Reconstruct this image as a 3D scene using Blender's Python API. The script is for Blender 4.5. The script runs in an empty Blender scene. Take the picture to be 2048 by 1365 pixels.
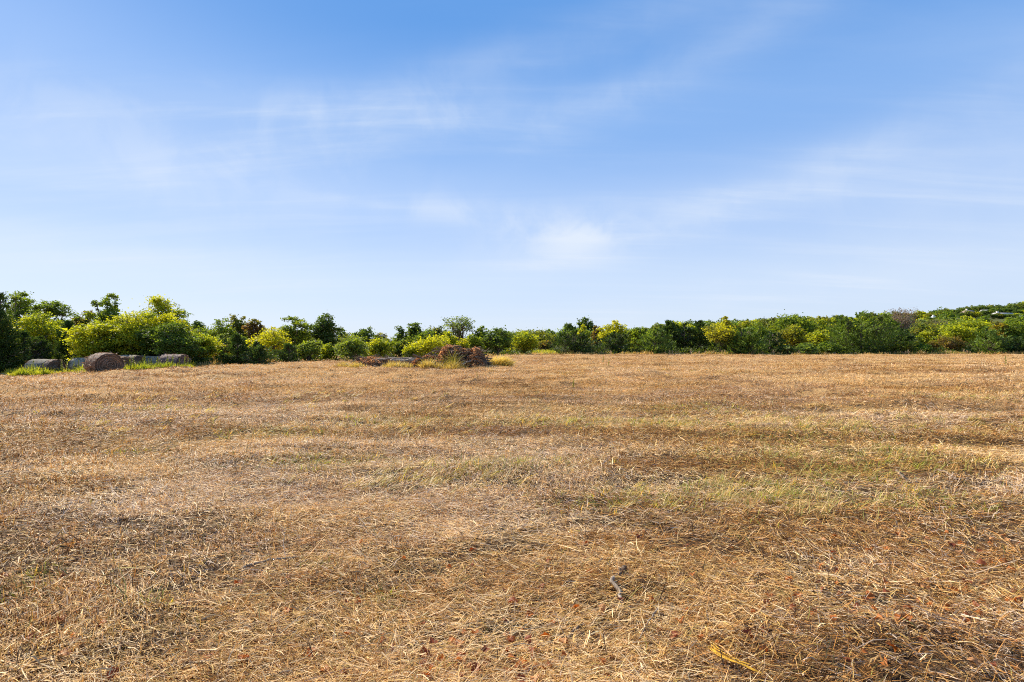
import bpy, math
import numpy as np
from mathutils import Vector

S = bpy.context.scene
COL = S.collection
PI = math.pi
R = math.radians

# ------------------------------------------------------------------ camera
F_PX, HORIZON, EYE = 1100.0, 690.0, 1.6          # focal length and horizon in photo pixels (2048 wide), eye height
cam_data = bpy.data.cameras.new("camera")
cam_data.sensor_width = 36.0
cam_data.lens = 36.0 * F_PX / 2048.0
cam_data.clip_start = 0.05
cam_data.clip_end = 6000.0
cam = bpy.data.objects.new("camera", cam_data)
COL.objects.link(cam)
cam.location = (0, 0, EYE)
cam.rotation_euler = (R(90) + math.atan((HORIZON - 682.5) / F_PX), 0, 0)
S.camera = cam

# ------------------------------------------------------------------ light and sky
SUN_AZ, SUN_EL = R(-48), R(36)                   # azimuth from the view direction (+Y), clockwise positive
sun_data = bpy.data.lights.new("sun", 'SUN')
sun_data.energy = 5.0
sun_data.angle = R(0.53)
sun_data.color = (1.0, 0.90, 0.76)
sun = bpy.data.objects.new("sun", sun_data)
COL.objects.link(sun)
sd = Vector((math.cos(SUN_EL) * math.sin(SUN_AZ), math.cos(SUN_EL) * math.cos(SUN_AZ), math.sin(SUN_EL)))
sun.rotation_euler = sd.to_track_quat('Z', 'Y').to_euler()
sun.location = sd * 50

S.view_settings.view_transform = 'Standard'
S.view_settings.look = 'None'
S.view_settings.exposure = 0.80
S.view_settings.gamma = 1.0

S.cycles.use_denoising = False
S.cycles.pixel_filter_type = 'BLACKMAN_HARRIS'
S.cycles.filter_width = 1.05

world = bpy.data.worlds.new("World")
S.world = world
world.use_nodes = True


class NT:
    """tiny node-tree helper"""
    def __init__(s, tree):
        s.t = tree
        tree.nodes.clear()

    def n(s, kind, **kw):
        nd = s.t.nodes.new(kind)
        for k, v in kw.items():
            setattr(nd, k, v)
        return nd

    def put(s, sock, v):
        if hasattr(v, 'is_output') or isinstance(v, bpy.types.NodeSocket):
            s.t.links.new(v, sock)
        else:
            sock.default_value = v

    def math(s, op, a, b=0.0, c=None, clamp=False):
        m = s.n('ShaderNodeMath', operation=op, use_clamp=clamp)
        s.put(m.inputs[0], a)
        s.put(m.inputs[1], b)
        if c is not None:
            s.put(m.inputs[2], c)
        return m.outputs[0]

    def mix(s, f, a, b, blend='MIX'):
        m = s.n('ShaderNodeMix', data_type='RGBA', blend_type=blend)
        s.put(m.inputs[0], f)
        s.put(m.inputs[6], a)
        s.put(m.inputs[7], b)
        return m.outputs[2]

    def noise(s, vec, scale, detail=4.0, rough=0.55, dist=0.0):
        m = s.n('ShaderNodeTexNoise')
        if vec is not None:
            s.put(m.inputs['Vector'], vec)
        m.inputs['Scale'].default_value = scale
        m.inputs['Detail'].default_value = detail
        m.inputs['Roughness'].default_value = rough
        m.inputs['Distortion'].default_value = dist
        return m.outputs[0]

    def smooth(s, v, lo, hi, a=0.0, b=1.0):
        m = s.n('ShaderNodeMapRange', interpolation_type='SMOOTHSTEP')
        s.put(m.inputs[0], v)
        m.inputs[1].default_value = lo
        m.inputs[2].default_value = hi
        m.inputs[3].default_value = a
        m.inputs[4].default_value = b
        return m.outputs[0]


def sky_dir(px, py):
    v = Vector(((px - 1024) / F_PX, 1.0, (HORIZON - py) / F_PX))
    return v.normalized()


def build_world():
    g = NT(world.node_tree)
    out = g.n('ShaderNodeOutputWorld')
    bg = g.n('ShaderNodeBackground')
    g.t.links.new(bg.outputs[0], out.inputs[0])
    sky = g.n('ShaderNodeTexSky', sky_type='NISHITA')
    sky.sun_disc = False
    sky.sun_elevation = SUN_EL
    sky.sun_rotation = SUN_AZ
    sky.altitude = 180.0
    sky.air_density = 1.0
    sky.dust_density = 0.6
    sky.ozone_density = 1.6
    tc = g.n('ShaderNodeTexCoord')
    d = tc.outputs['Generated']
    sep = g.n('ShaderNodeSeparateXYZ')
    g.t.links.new(d, sep.inputs[0])
    zc = g.math('MAXIMUM', sep.outputs[2], 0.0)
    zz = g.math('ADD', zc, 0.10)
    u = g.math('DIVIDE', sep.outputs[0], zz)
    v = g.math('DIVIDE', sep.outputs[1], zz)
    cmb = g.n('ShaderNodeCombineXYZ')
    g.put(cmb.inputs[0], u)
    g.put(cmb.inputs[1], v)
    # the cloud layer is a high sheet: wisps drawn out along one wind direction
    mp = g.n('ShaderNodeMapping')
    g.t.links.new(cmb.outputs[0], mp.inputs[0])
    mp.inputs['Rotation'].default_value = (0, 0, R(33))
    mp.inputs['Scale'].default_value = (0.22, 1.25, 1.0)
    wisps = g.noise(mp.outputs[0], 2.2, 9.0, 0.60, 0.35)
    mp2 = g.n('ShaderNodeMapping')
    g.t.links.new(cmb.outputs[0], mp2.inputs[0])
    mp2.inputs['Rotation'].default_value = (0, 0, R(36))
    mp2.inputs['Scale'].default_value = (0.45, 1.0, 1.0)
    mp2.inputs['Location'].default_value = (3.1, 1.7, 0)
    veil = g.noise(mp2.outputs[0], 0.55, 3.0, 0.5, 0.4)
    w1 = g.smooth(wisps, 0.42, 0.80)
    w2 = g.smooth(veil, 0.36, 0.72)
    cl = g.math('ADD', g.math('MULTIPLY', w1, g.math('MULTIPLY_ADD', w2, 0.14, 0.05)), g.math('MULTIPLY', w2, 0.08))

    # thicker parts of the sheet, at their own directions in the sky
    puff = g.noise(d, 9.0, 6.0, 0.58, 0.5)
    pf = g.smooth(puff, 0.36, 0.66)

    def bank(px, py, sx, sy, ang, amt, soft=False):
        c = sky_dir(px, py)
        right = Vector((c.y, -c.x, 0)).normalized()
        up = right.cross(c)
        a = R(ang)
        e1 = right * math.cos(a) + up * math.sin(a)
        e2 = -right * math.sin(a) + up * math.cos(a)

        def dot(e):
            m = g.n('ShaderNodeVectorMath', operation='DOT_PRODUCT')
            g.put(m.inputs[0], d)
            m.inputs[1].default_value = e
            return m.outputs['Value']
        q1 = g.math('POWER', g.math('ABSOLUTE', g.math('DIVIDE', dot(e1), sx)), 2.0)
        q2 = g.math('POWER', g.math('ABSOLUTE', g.math('DIVIDE', dot(e2), sy)), 2.0)
        front = g.math('GREATER_THAN', dot(c), 0.0)
        q = g.math('EXPONENT', g.math('MULTIPLY', g.math('ADD', q1, q2), -1.0))
        tex = g.math('MULTIPLY_ADD', pf, 0.75, 0.30) if soft else g.math('ADD', g.math('MULTIPLY', w1, 0.62), g.math('MULTIPLY_ADD', pf, 0.25, 0.30))
        return g.math('MULTIPLY', g.math('MULTIPLY', g.math('MULTIPLY', q, front), tex), amt)
    for b in BANKS:
        cl = g.math('ADD', cl, bank(*b))
    cl = g.math('MINIMUM', cl, 0.9)
    # clear-air colour by height, with the physical sky's own brightening towards the sun
    ramp = g.n('ShaderNodeValToRGB')
    ramp.color_ramp.interpolation = 'EASE'
    els = ramp.color_ramp.elements
    while len(els) < len(SKY_RAMP):
        els.new(0.5)
    for e, (p, c) in zip(els, SKY_RAMP):
        e.position = p
        e.color = (*[q / 6.0 for q in c], 1)
    g.put(ramp.inputs[0], zc)
    air = g.mix(1.0, ramp.outputs[0], (6.0, 6.0, 6.0, 1), 'MULTIPLY')
    air.node.clamp_result = False
    col = g.mix(0.91, sky.outputs[0], air)
    col = g.mix(cl, col, CLOUD_COL)
    g.t.links.new(col, bg.inputs[0])
    bg.inputs[1].default_value = 0.106


# px, py, half-width, half-height (radians), tilt (degrees), amount
BANKS = [
    (1150, 490, 0.070, 0.036, 12, 0.40, True),
    (1100, 462, 0.130, 0.034, 10, 0.34, True),
    (1190, 475, 0.22, 0.040, 14, 0.30),
    (960, 428, 0.16, 0.022, -5, 0.42, True),
    (730, 405, 0.08, 0.007, -4, 0.26),
    (220, 310, 0.34, 0.090, -3, 0.52),
    (520, 330, 0.30, 0.080, 0, 0.22),
    (560, 205, 0.30, 0.030, 7, 0.46),
    (1010, 120, 0.28, 0.036, 14, 0.36),
    (860, 245, 0.30, 0.036, 9, 0.50),
    (1330, 150, 0.30, 0.034, 19, 0.26),
    (1640, 330, 0.34, 0.034, 17, 0.26),
    (1480, 420, 0.34, 0.034, 11, 0.34),
    (1880, 400, 0.24, 0.075, 12, 0.34),
    (1560, 590, 0.45, 0.035, 6, 0.46),
    (350, 545, 0.26, 0.040, -3, 0.46),
]
SKY_RAMP = [(0.0, (3.65, 4.25, 5.15)), (0.10, (3.25, 4.0, 5.25)), (0.22, (2.25, 3.25, 5.15)), (0.36, (1.30, 2.50, 4.8)), (0.52, (0.60, 1.82, 4.3)), (1.0, (0.30, 1.05, 3.0))]
CLOUD_COL = (4.3, 4.75, 5.4, 1)
build_world()

# ------------------------------------------------------------------ noise and terrain


def hash2(ix, iy, seed):
    with np.errstate(over='ignore'):
        h = (ix.astype(np.int64) * 374761393 + iy.astype(np.int64) * 668265263 + seed * 1442695041) & 0xFFFFFFFF
        h = ((h ^ (h >> 13)) * 1274126177) & 0xFFFFFFFF
        h = h ^ (h >> 16)
    return (h & 0xFFFFFF) / float(0xFFFFFF)


def vnoise(x, y, seed=0):
    x = np.asarray(x, float)
    y = np.asarray(y, float)
    ix = np.floor(x)
    iy = np.floor(y)
    fx = x - ix
    fy = y - iy
    fx = fx * fx * (3 - 2 * fx)
    fy = fy * fy * (3 - 2 * fy)
    a = hash2(ix, iy, seed)
    b = hash2(ix + 1, iy, seed)
    c = hash2(ix, iy + 1, seed)
    e = hash2(ix + 1, iy + 1, seed)
    return (a * (1 - fx) + b * fx) * (1 - fy) + (c * (1 - fx) + e * fx) * fy - 0.5


def fbm(x, y, seed=0, oct=3):
    s = 0
    a = 1.0
    for k in range(oct):
        s = s + a * vnoise(np.asarray(x) * 2 ** k + 17.3 * k, np.asarray(y) * 2 ** k - 9.1 * k, seed + k)
        a *= 0.5
    return s


def sstep(v, lo, hi):
    t = np.clip((np.asarray(v, float) - lo) / (hi - lo), 0, 1)
    return t * t * (3 - 2 * t)


HX = np.array([-400, -60, 60, 103, 216, 307, 400, 465, 650, 1200.])
HZ = np.array([0, 0, 3.5, 7.5, 13.5, 19, 25.5, 30, 37, 40.])


def h_base(x, y):
    x = np.asarray(x, float)
    y = np.asarray(y, float)
    d = -x - 20.0
    drop = 0.035 * (np.sqrt(d * d + 9.0) + d) * 0.5
    drop = np.minimum(drop, 3.0)
    xe = x * 500.0 / np.maximum(y, 120.0)
    hill = np.interp(xe, HX, HZ) * sstep(y, 170, 520)
    roll = 0.18 * vnoise(x / 23.0, y / 31.0, 77) * sstep(np.hypot(x, y), 6, 25)
    return -drop + hill + roll


def h(x, y):
    """height of the ground, with the lumps and swaths of cut hay"""
    x = np.asarray(x, float)
    y = np.asarray(y, float)
    r = np.hypot(x, y)
    fade = 1 - sstep(r, 90, 200)
    yy = y + 0.12 * x
    relief = (0.055 + 0.22 * sstep(r, 6, 24)) * fbm(x / 1.9, yy / 0.75, 5, 3) + 0.035 * vnoise(x / 0.21, yy / 0.21, 9)
    # swaths left by the mower: long low ridges running across the field
    sw = vnoise(x / 5.5, yy / 1.15, 31)
    relief = relief + 0.16 * np.maximum(sw - 0.13, 0) * (1 + 1.4 * sstep(r, 8, 30))
    return h_base(x, y) + relief * fade


def ground_hit(px, py):
    """the point of the ground seen at a photo pixel"""
    dx = (px - 1024) / F_PX
    dz = (HORIZON - py) / F_PX
    ys = np.exp(np.linspace(math.log(1.0), math.log(300), 3000))
    below = (EYE + dz * ys) < h_base(ys * dx, ys)
    Y = ys[np.argmax(below)] if below.any() else 300.0
    return float(dx * Y), float(Y)


# ------------------------------------------------------------------ mesh helpers


class Acc:
    """collects quads with a colour each"""
    def __init__(s):
        s.v, s.f, s.c, s.k = [], [], [], 0

    def add(s, v, f, c):
        v = np.asarray(v, np.float32).reshape(-1, 3)
        f = np.asarray(f, np.int32).reshape(-1, 4)
        c = np.asarray(c, np.float32)
        if c.ndim == 1:
            c = np.repeat(c[None, :], len(f), 0)
        s.v.append(v)
        s.f.append(f + s.k)
        s.c.append(c)
        s.k += len(v)

    def build(s, name, mat, parent=None, smooth=False):
        v = np.concatenate(s.v)
        f = np.concatenate(s.f)
        c = np.concatenate(s.c)
        return mesh_obj(name, v, f, c, mat, parent, smooth)


def mesh_obj(name, v, f, c, mat, parent=None, smooth=False):
    me = bpy.data.meshes.new(name)
    me.vertices.add(len(v))
    me.vertices.foreach_set('co', np.ascontiguousarray(v, np.float32).ravel())
    f = np.ascontiguousarray(f, np.int32)
    me.loops.add(f.size)
    me.loops.foreach_set('vertex_index', f.ravel())
    me.polygons.add(len(f))
    me.polygons.foreach_set('loop_start', np.arange(0, f.size, 4, dtype=np.int32))
    if smooth:
        me.polygons.foreach_set('use_smooth', np.ones(len(f), bool))
    if c is not None:
        at = me.attributes.new('tint', 'FLOAT_COLOR', 'FACE')
        cc = np.ones((len(f), 4), np.float32)
        cc[:, :3] = c
        at.data.foreach_set('color', cc.ravel())
    me.update(calc_edges=True)
    me.materials.append(mat)
    o = bpy.data.objects.new(name, me)
    COL.objects.link(o)
    if parent is not None:
        o.parent = parent
    return o


def tag(o, label=None, cat=None, group=None, kind=None):
    if label:
        o['label'] = label
    if cat:
        o['category'] = cat
    if group:
        o['group'] = group
    if kind:
        o['kind'] = kind
    return o


def empty(name, loc, rz=0.0):
    o = bpy.data.objects.new(name, None)
    o.empty_display_size = 0.2
    COL.objects.link(o)
    o.location = loc
    o.rotation_euler = (0, 0, rz)
    return o


def kids(o):
    return [c for c in COL.objects if c.parent == o]


def copy_thing(root, parts, loc, rz, sc, label=None):
    r = root.copy()
    COL.objects.link(r)
    r.location = loc
    r.rotation_euler = (0, 0, rz)
    r.scale = sc
    if label:
        r['label'] = label
    for p in parts:
        c = p.copy()
        COL.objects.link(c)
        c.parent = r
    return r


def tube(path, rad, n=5):
    path = np.asarray(path, float)
    k = len(path)
    rad = np.broadcast_to(np.asarray(rad, float), (k,))
    t = np.gradient(path, axis=0)
    t /= np.linalg.norm(t, axis=1, keepdims=True) + 1e-9
    ref = np.where(np.abs(t[:, 2:3]) > 0.9, np.array([[1.0, 0, 0]]), np.array([[0, 0, 1.0]]))
    a = np.cross(t, ref)
    a /= np.linalg.norm(a, axis=1, keepdims=True) + 1e-9
    b = np.cross(t, a)
    ang = np.arange(n) * 2 * PI / n
    v = path[:, None, :] + rad[:, None, None] * (a[:, None, :] * np.cos(ang)[None, :, None] + b[:, None, :] * np.sin(ang)[None, :, None])
    v = v.reshape(-1, 3)
    i = np.arange(k - 1)[:, None] * n
    j = np.arange(n)[None, :]
    f = np.stack([i + j, i + (j + 1) % n, i + n + (j + 1) % n, i + n + j], -1).reshape(-1, 4)
    return v, f


def unit(a):
    return a / (np.linalg.norm(a, axis=-1, keepdims=True) + 1e-9)


def leaves(rng, p, size, aspect=0.6, up=0.5):
    """diamond leaves at points p"""
    n = len(p)
    a = unit(rng.normal(size=(n, 3)) * np.array([1, 1, 0.6]))
    nrm = unit(rng.normal(size=(n, 3)) + np.array([0, 0, up]))
    b = unit(np.cross(nrm, a))
    s = (size * rng.uniform(0.6, 1.35, n))[:, None]
    w = s * aspect
    m = p + a * s * 0.15
    v = np.stack([p - a * s, m + b * w, p + a * s, m - b * w], 1).reshape(-1, 3)
    f = np.arange(4 * n).reshape(n, 4)
    return v, f


def blades(base, az, pitch, length, width, curve, rng, col):
    """grass blades / straws: strips of two segments"""
    n = len(base)
    dirh = np.stack([np.cos(az), np.sin(az), np.zeros(n)], 1)
    side = np.stack([-np.sin(az), np.cos(az), np.zeros(n)], 1)
    roll = rng.normal(0, 0.5, n)
    side = side * np.cos(roll)[:, None] + np.array([0, 0, 1.0]) * np.sin(roll)[:, None]
    L = length[:, None]
    d0 = dirh * np.cos(pitch)[:, None] + np.array([0, 0, 1.0]) * np.sin(pitch)[:, None]
    p2 = pitch + curve
    d1 = dirh * np.cos(p2)[:, None] + np.array([0, 0, 1.0]) * np.sin(p2)[:, None]
    bend = np.stack([-np.sin(az), np.cos(az), np.zeros(n)], 1) * rng.normal(0, 0.16, n)[:, None]
    m = base + d0 * L * 0.5
    e = m + (d1 + bend) * L * 0.5
    w = width[:, None] * 0.5
    v = np.stack([base - side * w, base + side * w, m - side * w * 0.9, m + side * w * 0.9, e - side * w * 0.25, e + side * w * 0.25], 1).reshape(-1, 3)
    k = np.arange(n)[:, None] * 6
    f = np.stack([k + np.array([0, 1, 3, 2]), k + np.array([2, 3, 5, 4])], 1).reshape(-1, 4)
    c = np.repeat(np.clip(col, 0, 1), 2, 0)
    return v, f, c


# ------------------------------------------------------------------ materials
MATS = {}


def mat_tint(name, trans=0.0, rough=0.7, spec=0.25, gain=(1.3, 1.25, 0.7)):
    """colour from the mesh's own face colours; leaves and blades let some light through"""
    m = bpy.data.materials.new(name)
    m.use_nodes = True
    g = NT(m.node_tree)
    out = g.n('ShaderNodeOutputMaterial')
    at = g.n('ShaderNodeAttribute', attribute_name='tint')
    col = at.outputs['Color']
    bs = g.n('ShaderNodeBsdfPrincipled')
    g.put(bs.inputs['Base Color'], col)
    bs.inputs['Roughness'].default_value = rough
    bs.inputs['Specular IOR Level'].default_value = spec
    if trans > 0:
        tr = g.n('ShaderNodeBsdfTranslucent')
        tcol = g.mix(1.0, col, (*gain, 1), 'MULTIPLY')
        g.put(tr.inputs[0], tcol)
        mx = g.n('ShaderNodeMixShader')
        mx.inputs[0].default_value = trans
        g.t.links.new(bs.outputs[0], mx.inputs[1])
        g.t.links.new(tr.outputs[0], mx.inputs[2])
        g.t.links.new(mx.outputs[0], out.inputs[0])
    else:
        g.t.links.new(bs.outputs[0], out.inputs[0])
    return m


M_LEAF = mat_tint('foliage', 0.44, 0.6, 0.18, (2.0, 1.8, 0.5))
M_CEDAR = mat_tint('cedar_foliage', 0.32, 0.6, 0.2, (1.5, 1.4, 0.6))
M_STRAW = mat_tint('dry_straw', 0.15, 0.65, 0.15, (1.3, 1.1, 0.8))
M_GRASS = mat_tint('grass', 0.4, 0.5, 0.3, (1.5, 1.35, 0.6))
M_DEAD = mat_tint('dead_leaves', 0.5, 0.7, 0.15, (1.3, 1.0, 0.7))


def mat_bark(name, c1, c2, scale=6.0):
    m = bpy.data.materials.new(name)
    m.use_nodes = True
    g = NT(m.node_tree)
    out = g.n('ShaderNodeOutputMaterial')
    bs = g.n('ShaderNodeBsdfPrincipled')
    tc = g.n('ShaderNodeTexCoord')
    mp = g.n('ShaderNodeMapping')
    g.t.links.new(tc.outputs['Object'], mp.inputs[0])
    mp.inputs['Scale'].default_value = (1, 1, 0.25)
    nz = g.noise(mp.outputs[0], scale, 6, 0.65)
    g.put(bs.inputs['Base Color'], g.mix(g.smooth(nz, 0.35, 0.65), (*c1, 1), (*c2, 1)))
    bs.inputs['Roughness'].default_value = 0.85
    bp = g.n('ShaderNodeBump')
    bp.inputs['Strength'].default_value = 0.6
    bp.inputs['Distance'].default_value = 0.02
    g.put(bp.inputs['Height'], nz)
    g.t.links.new(bp.outputs[0], bs.inputs['Normal'])
    g.t.links.new(bs.outputs[0], out.inputs[0])
    return m


M_BARK = mat_bark('bark', (0.09, 0.065, 0.045), (0.20, 0.16, 0.12))
M_GREYWOOD = mat_bark('weathered_wood', (0.17, 0.125, 0.085), (0.42, 0.335, 0.24), 14)
M_DARKWOOD = mat_bark('dark_wood', (0.10, 0.065, 0.04), (0.27, 0.185, 0.115), 14)


def mat_ground():
    m = bpy.data.materials.new('dry_field_soil')
    m.use_nodes = True
    g = NT(m.node_tree)
    out = g.n('ShaderNodeOutputMaterial')
    bs = g.n('ShaderNodeBsdfPrincipled')
    tc = g.n('ShaderNodeTexCoord')
    P = tc.outputs['Object']
    sep = g.n('ShaderNodeSeparateXYZ')
    g.t.links.new(P, sep.inputs[0])
    fine = g.noise(P, 9.0, 8, 0.7)
    mid = g.noise(P, 0.9, 6, 0.6)
    big = g.noise(P, 0.09, 4, 0.5)
    mp = g.n('ShaderNodeMapping')
    g.t.links.new(P, mp.inputs[0])
    mp.inputs['Scale'].default_value = (0.35, 1.6, 1)
    streak = g.noise(mp.outputs[0], 0.9, 7, 0.68)
    near = g.mix(g.smooth(fine, 0.35, 0.68), (0.045, 0.027, 0.015, 1), (0.17, 0.10, 0.048, 1))
    far = g.mix(g.smooth(mid, 0.3, 0.7), (0.38, 0.21, 0.078, 1), (0.54, 0.34, 0.14, 1))
    far = g.mix(g.smooth(streak, 0.50, 0.72), far, (0.21, 0.118, 0.055, 1))
    far = g.mix(g.smooth(streak, 0.24, 0.42, 0.6, 0.0), far, (0.58, 0.40, 0.22, 1))
    far = g.mix(g.smooth(big, 0.5, 0.75, 0.0, 0.35), far, (0.40, 0.30, 0.11, 1))
    ln = g.n('ShaderNodeVectorMath', operation='LENGTH')
    g.t.links.new(P, ln.inputs[0])
    col = g.mix(g.smooth(ln.outputs['Value'], 4.0, 26.0), near, far)
    # grass under and behind the trees
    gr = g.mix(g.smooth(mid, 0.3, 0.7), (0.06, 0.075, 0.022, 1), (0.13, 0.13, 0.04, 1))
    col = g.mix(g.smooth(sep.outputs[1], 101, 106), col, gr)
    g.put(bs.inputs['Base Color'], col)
    bs.inputs['Roughness'].default_value = 0.95
    bs.inputs['Specular IOR Level'].default_value = 0.1
    bp = g.n('ShaderNodeBump')
    bp.inputs['Strength'].default_value = 0.9
    bp.inputs['Distance'].default_value = 0.06
    g.put(bp.inputs['Height'], g.math('ADD', fine, g.math('MULTIPLY', mid, 1.5)))
    g.t.links.new(bp.outputs[0], bs.inputs['Normal'])
    g.t.links.new(bs.outputs[0], out.inputs[0])
    return m


# ------------------------------------------------------------------ the field
def build_field():
    th = np.concatenate([np.linspace(R(-62), R(62), 760), np.linspace(R(62), R(298), 90)[1:-1]])
    rr = np.concatenate([np.exp(np.linspace(math.log(0.35), math.log(3000.0), 560))])
    T, RR = np.meshgrid(th, rr)
    X = RR * np.sin(T)
    Y = RR * np.cos(T)
    Z = h(X, Y)
    v = np.stack([X, Y, Z], -1).reshape(-1, 3)
    v = np.concatenate([v, [[0, 0, float(h(0, 0))]]])
    n = len(th)
    k = len(rr)
    i = np.arange(k - 1)[:, None] * n
    j = np.arange(n)[None, :]
    f = np.stack([i + j, i + n + j, i + n + (j + 1) % n, i + (j + 1) % n], -1).reshape(-1, 4)[:, ::-1]
    c = len(v) - 1
    jj = np.arange(0, n - (n % 2), 2)
    cap = np.stack([jj, (jj + 1) % n, (jj + 2) % n, np.full(len(jj), c)], 1)
    o = mesh_obj('field', v, np.concatenate([f, cap]), None, mat_ground(), None, True)
    tag(o, kind='structure')


build_field()

# patches of greener, greyer or more golden growth in the field: photo px, py, radius in metres
GREEN = [(1560, 985, 0.9), (1640, 950, 0.9), (1480, 1000, 0.7), (1720, 915, 0.9), (1560, 915, 0.8), (1850, 930, 0.8), (1680, 866, 1.2), (1560, 880, 0.8),
         (1050, 935, 0.7), (980, 945, 0.6), (1270, 1000, 0.6), (1190, 1010, 0.5), (790, 845, 1.2), (300, 1210, 0.13), (1100, 845, 1.3), (1230, 850, 1.1),
         (640, 925, 0.7), (60, 1190, 0.12), (1800, 1000, 0.7), (1900, 800, 2.0), (330, 820, 1.2), (270, 905, 0.5), (90, 1150, 0.14), (770, 1200, 0.16),
         (640, 1130, 0.12), (1330, 850, 1.0), (1400, 820, 1.4), (560, 870, 0.8)]
GREEN = [(*ground_hit(a, b), r) for a, b, r in GREEN]


def green_at(x, y):
    g = np.zeros_like(x)
    for a, b, r in GREEN:
        g = np.maximum(g, np.exp(-(((x - a) / (1.1 * r)) ** 2 + ((y - b) / (0.6 * r)) ** 2)))
    return g


PALE = np.array([0.90, 0.66, 0.355])
TAN = np.array([0.64, 0.39, 0.15])
RUST = np.array([0.50, 0.235, 0.06])
GREY = np.array([0.64, 0.49, 0.345])
GOLD = np.array([0.68, 0.445, 0.14])
DARK = np.array([0.14, 0.075, 0.034])
LIME = np.array([0.40, 0.38, 0.09])


def straw_colours(rng, x, y):
    n = len(x)
    r = np.hypot(x, y)
    farw = sstep(r, 6, 30)
    a = fbm(x / 1.9, y / 0.9, 101, 3) * (1 - 0.5 * farw) + 1.5 * farw * fbm(x / 8.0, y / 1.6, 151, 3)  # dark and pale bands in the straw colour imitate shading of the hay ridges
    b = fbm(x / 2.9, y / 2.0, 203, 3)
    w = np.stack([0.95 + 1.9 * a, np.full(n, 0.8), 0.60 - 2.2 * a, 0.70 + 2.6 * b, 0.42 - 1.7 * b, 0.62 - 2.2 * a], 1)
    w[:, 3] *= 1 - 0.45 * farw
    w[:, 4] *= 1 + 0.9 * farw
    w[:, 5] *= 1 - 0.1 * farw
    w = np.clip(w, 0.03, None)
    w /= w.sum(1, keepdims=True)
    pick = (rng.random(n)[:, None] > np.cumsum(w, 1)).sum(1).clip(0, 5)
    col = np.stack([PALE, TAN, RUST, GREY, GOLD, DARK])[pick]
    mean = w @ np.stack([PALE, TAN, RUST, GREY, GOLD, DARK])
    fw = (0.40 * farw)[:, None]
    col = col * (1 - fw) + mean * fw
    g = green_at(x, y)
    isg = rng.random(n) < np.clip(g * 0.20, 0, 0.2) + 0.006
    col = np.where(isg[:, None], LIME * rng.uniform(0.6, 1.35, n)[:, None], col)
    col = col * rng.uniform(0.72, 1.22, n)[:, None]
    return col, isg


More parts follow.
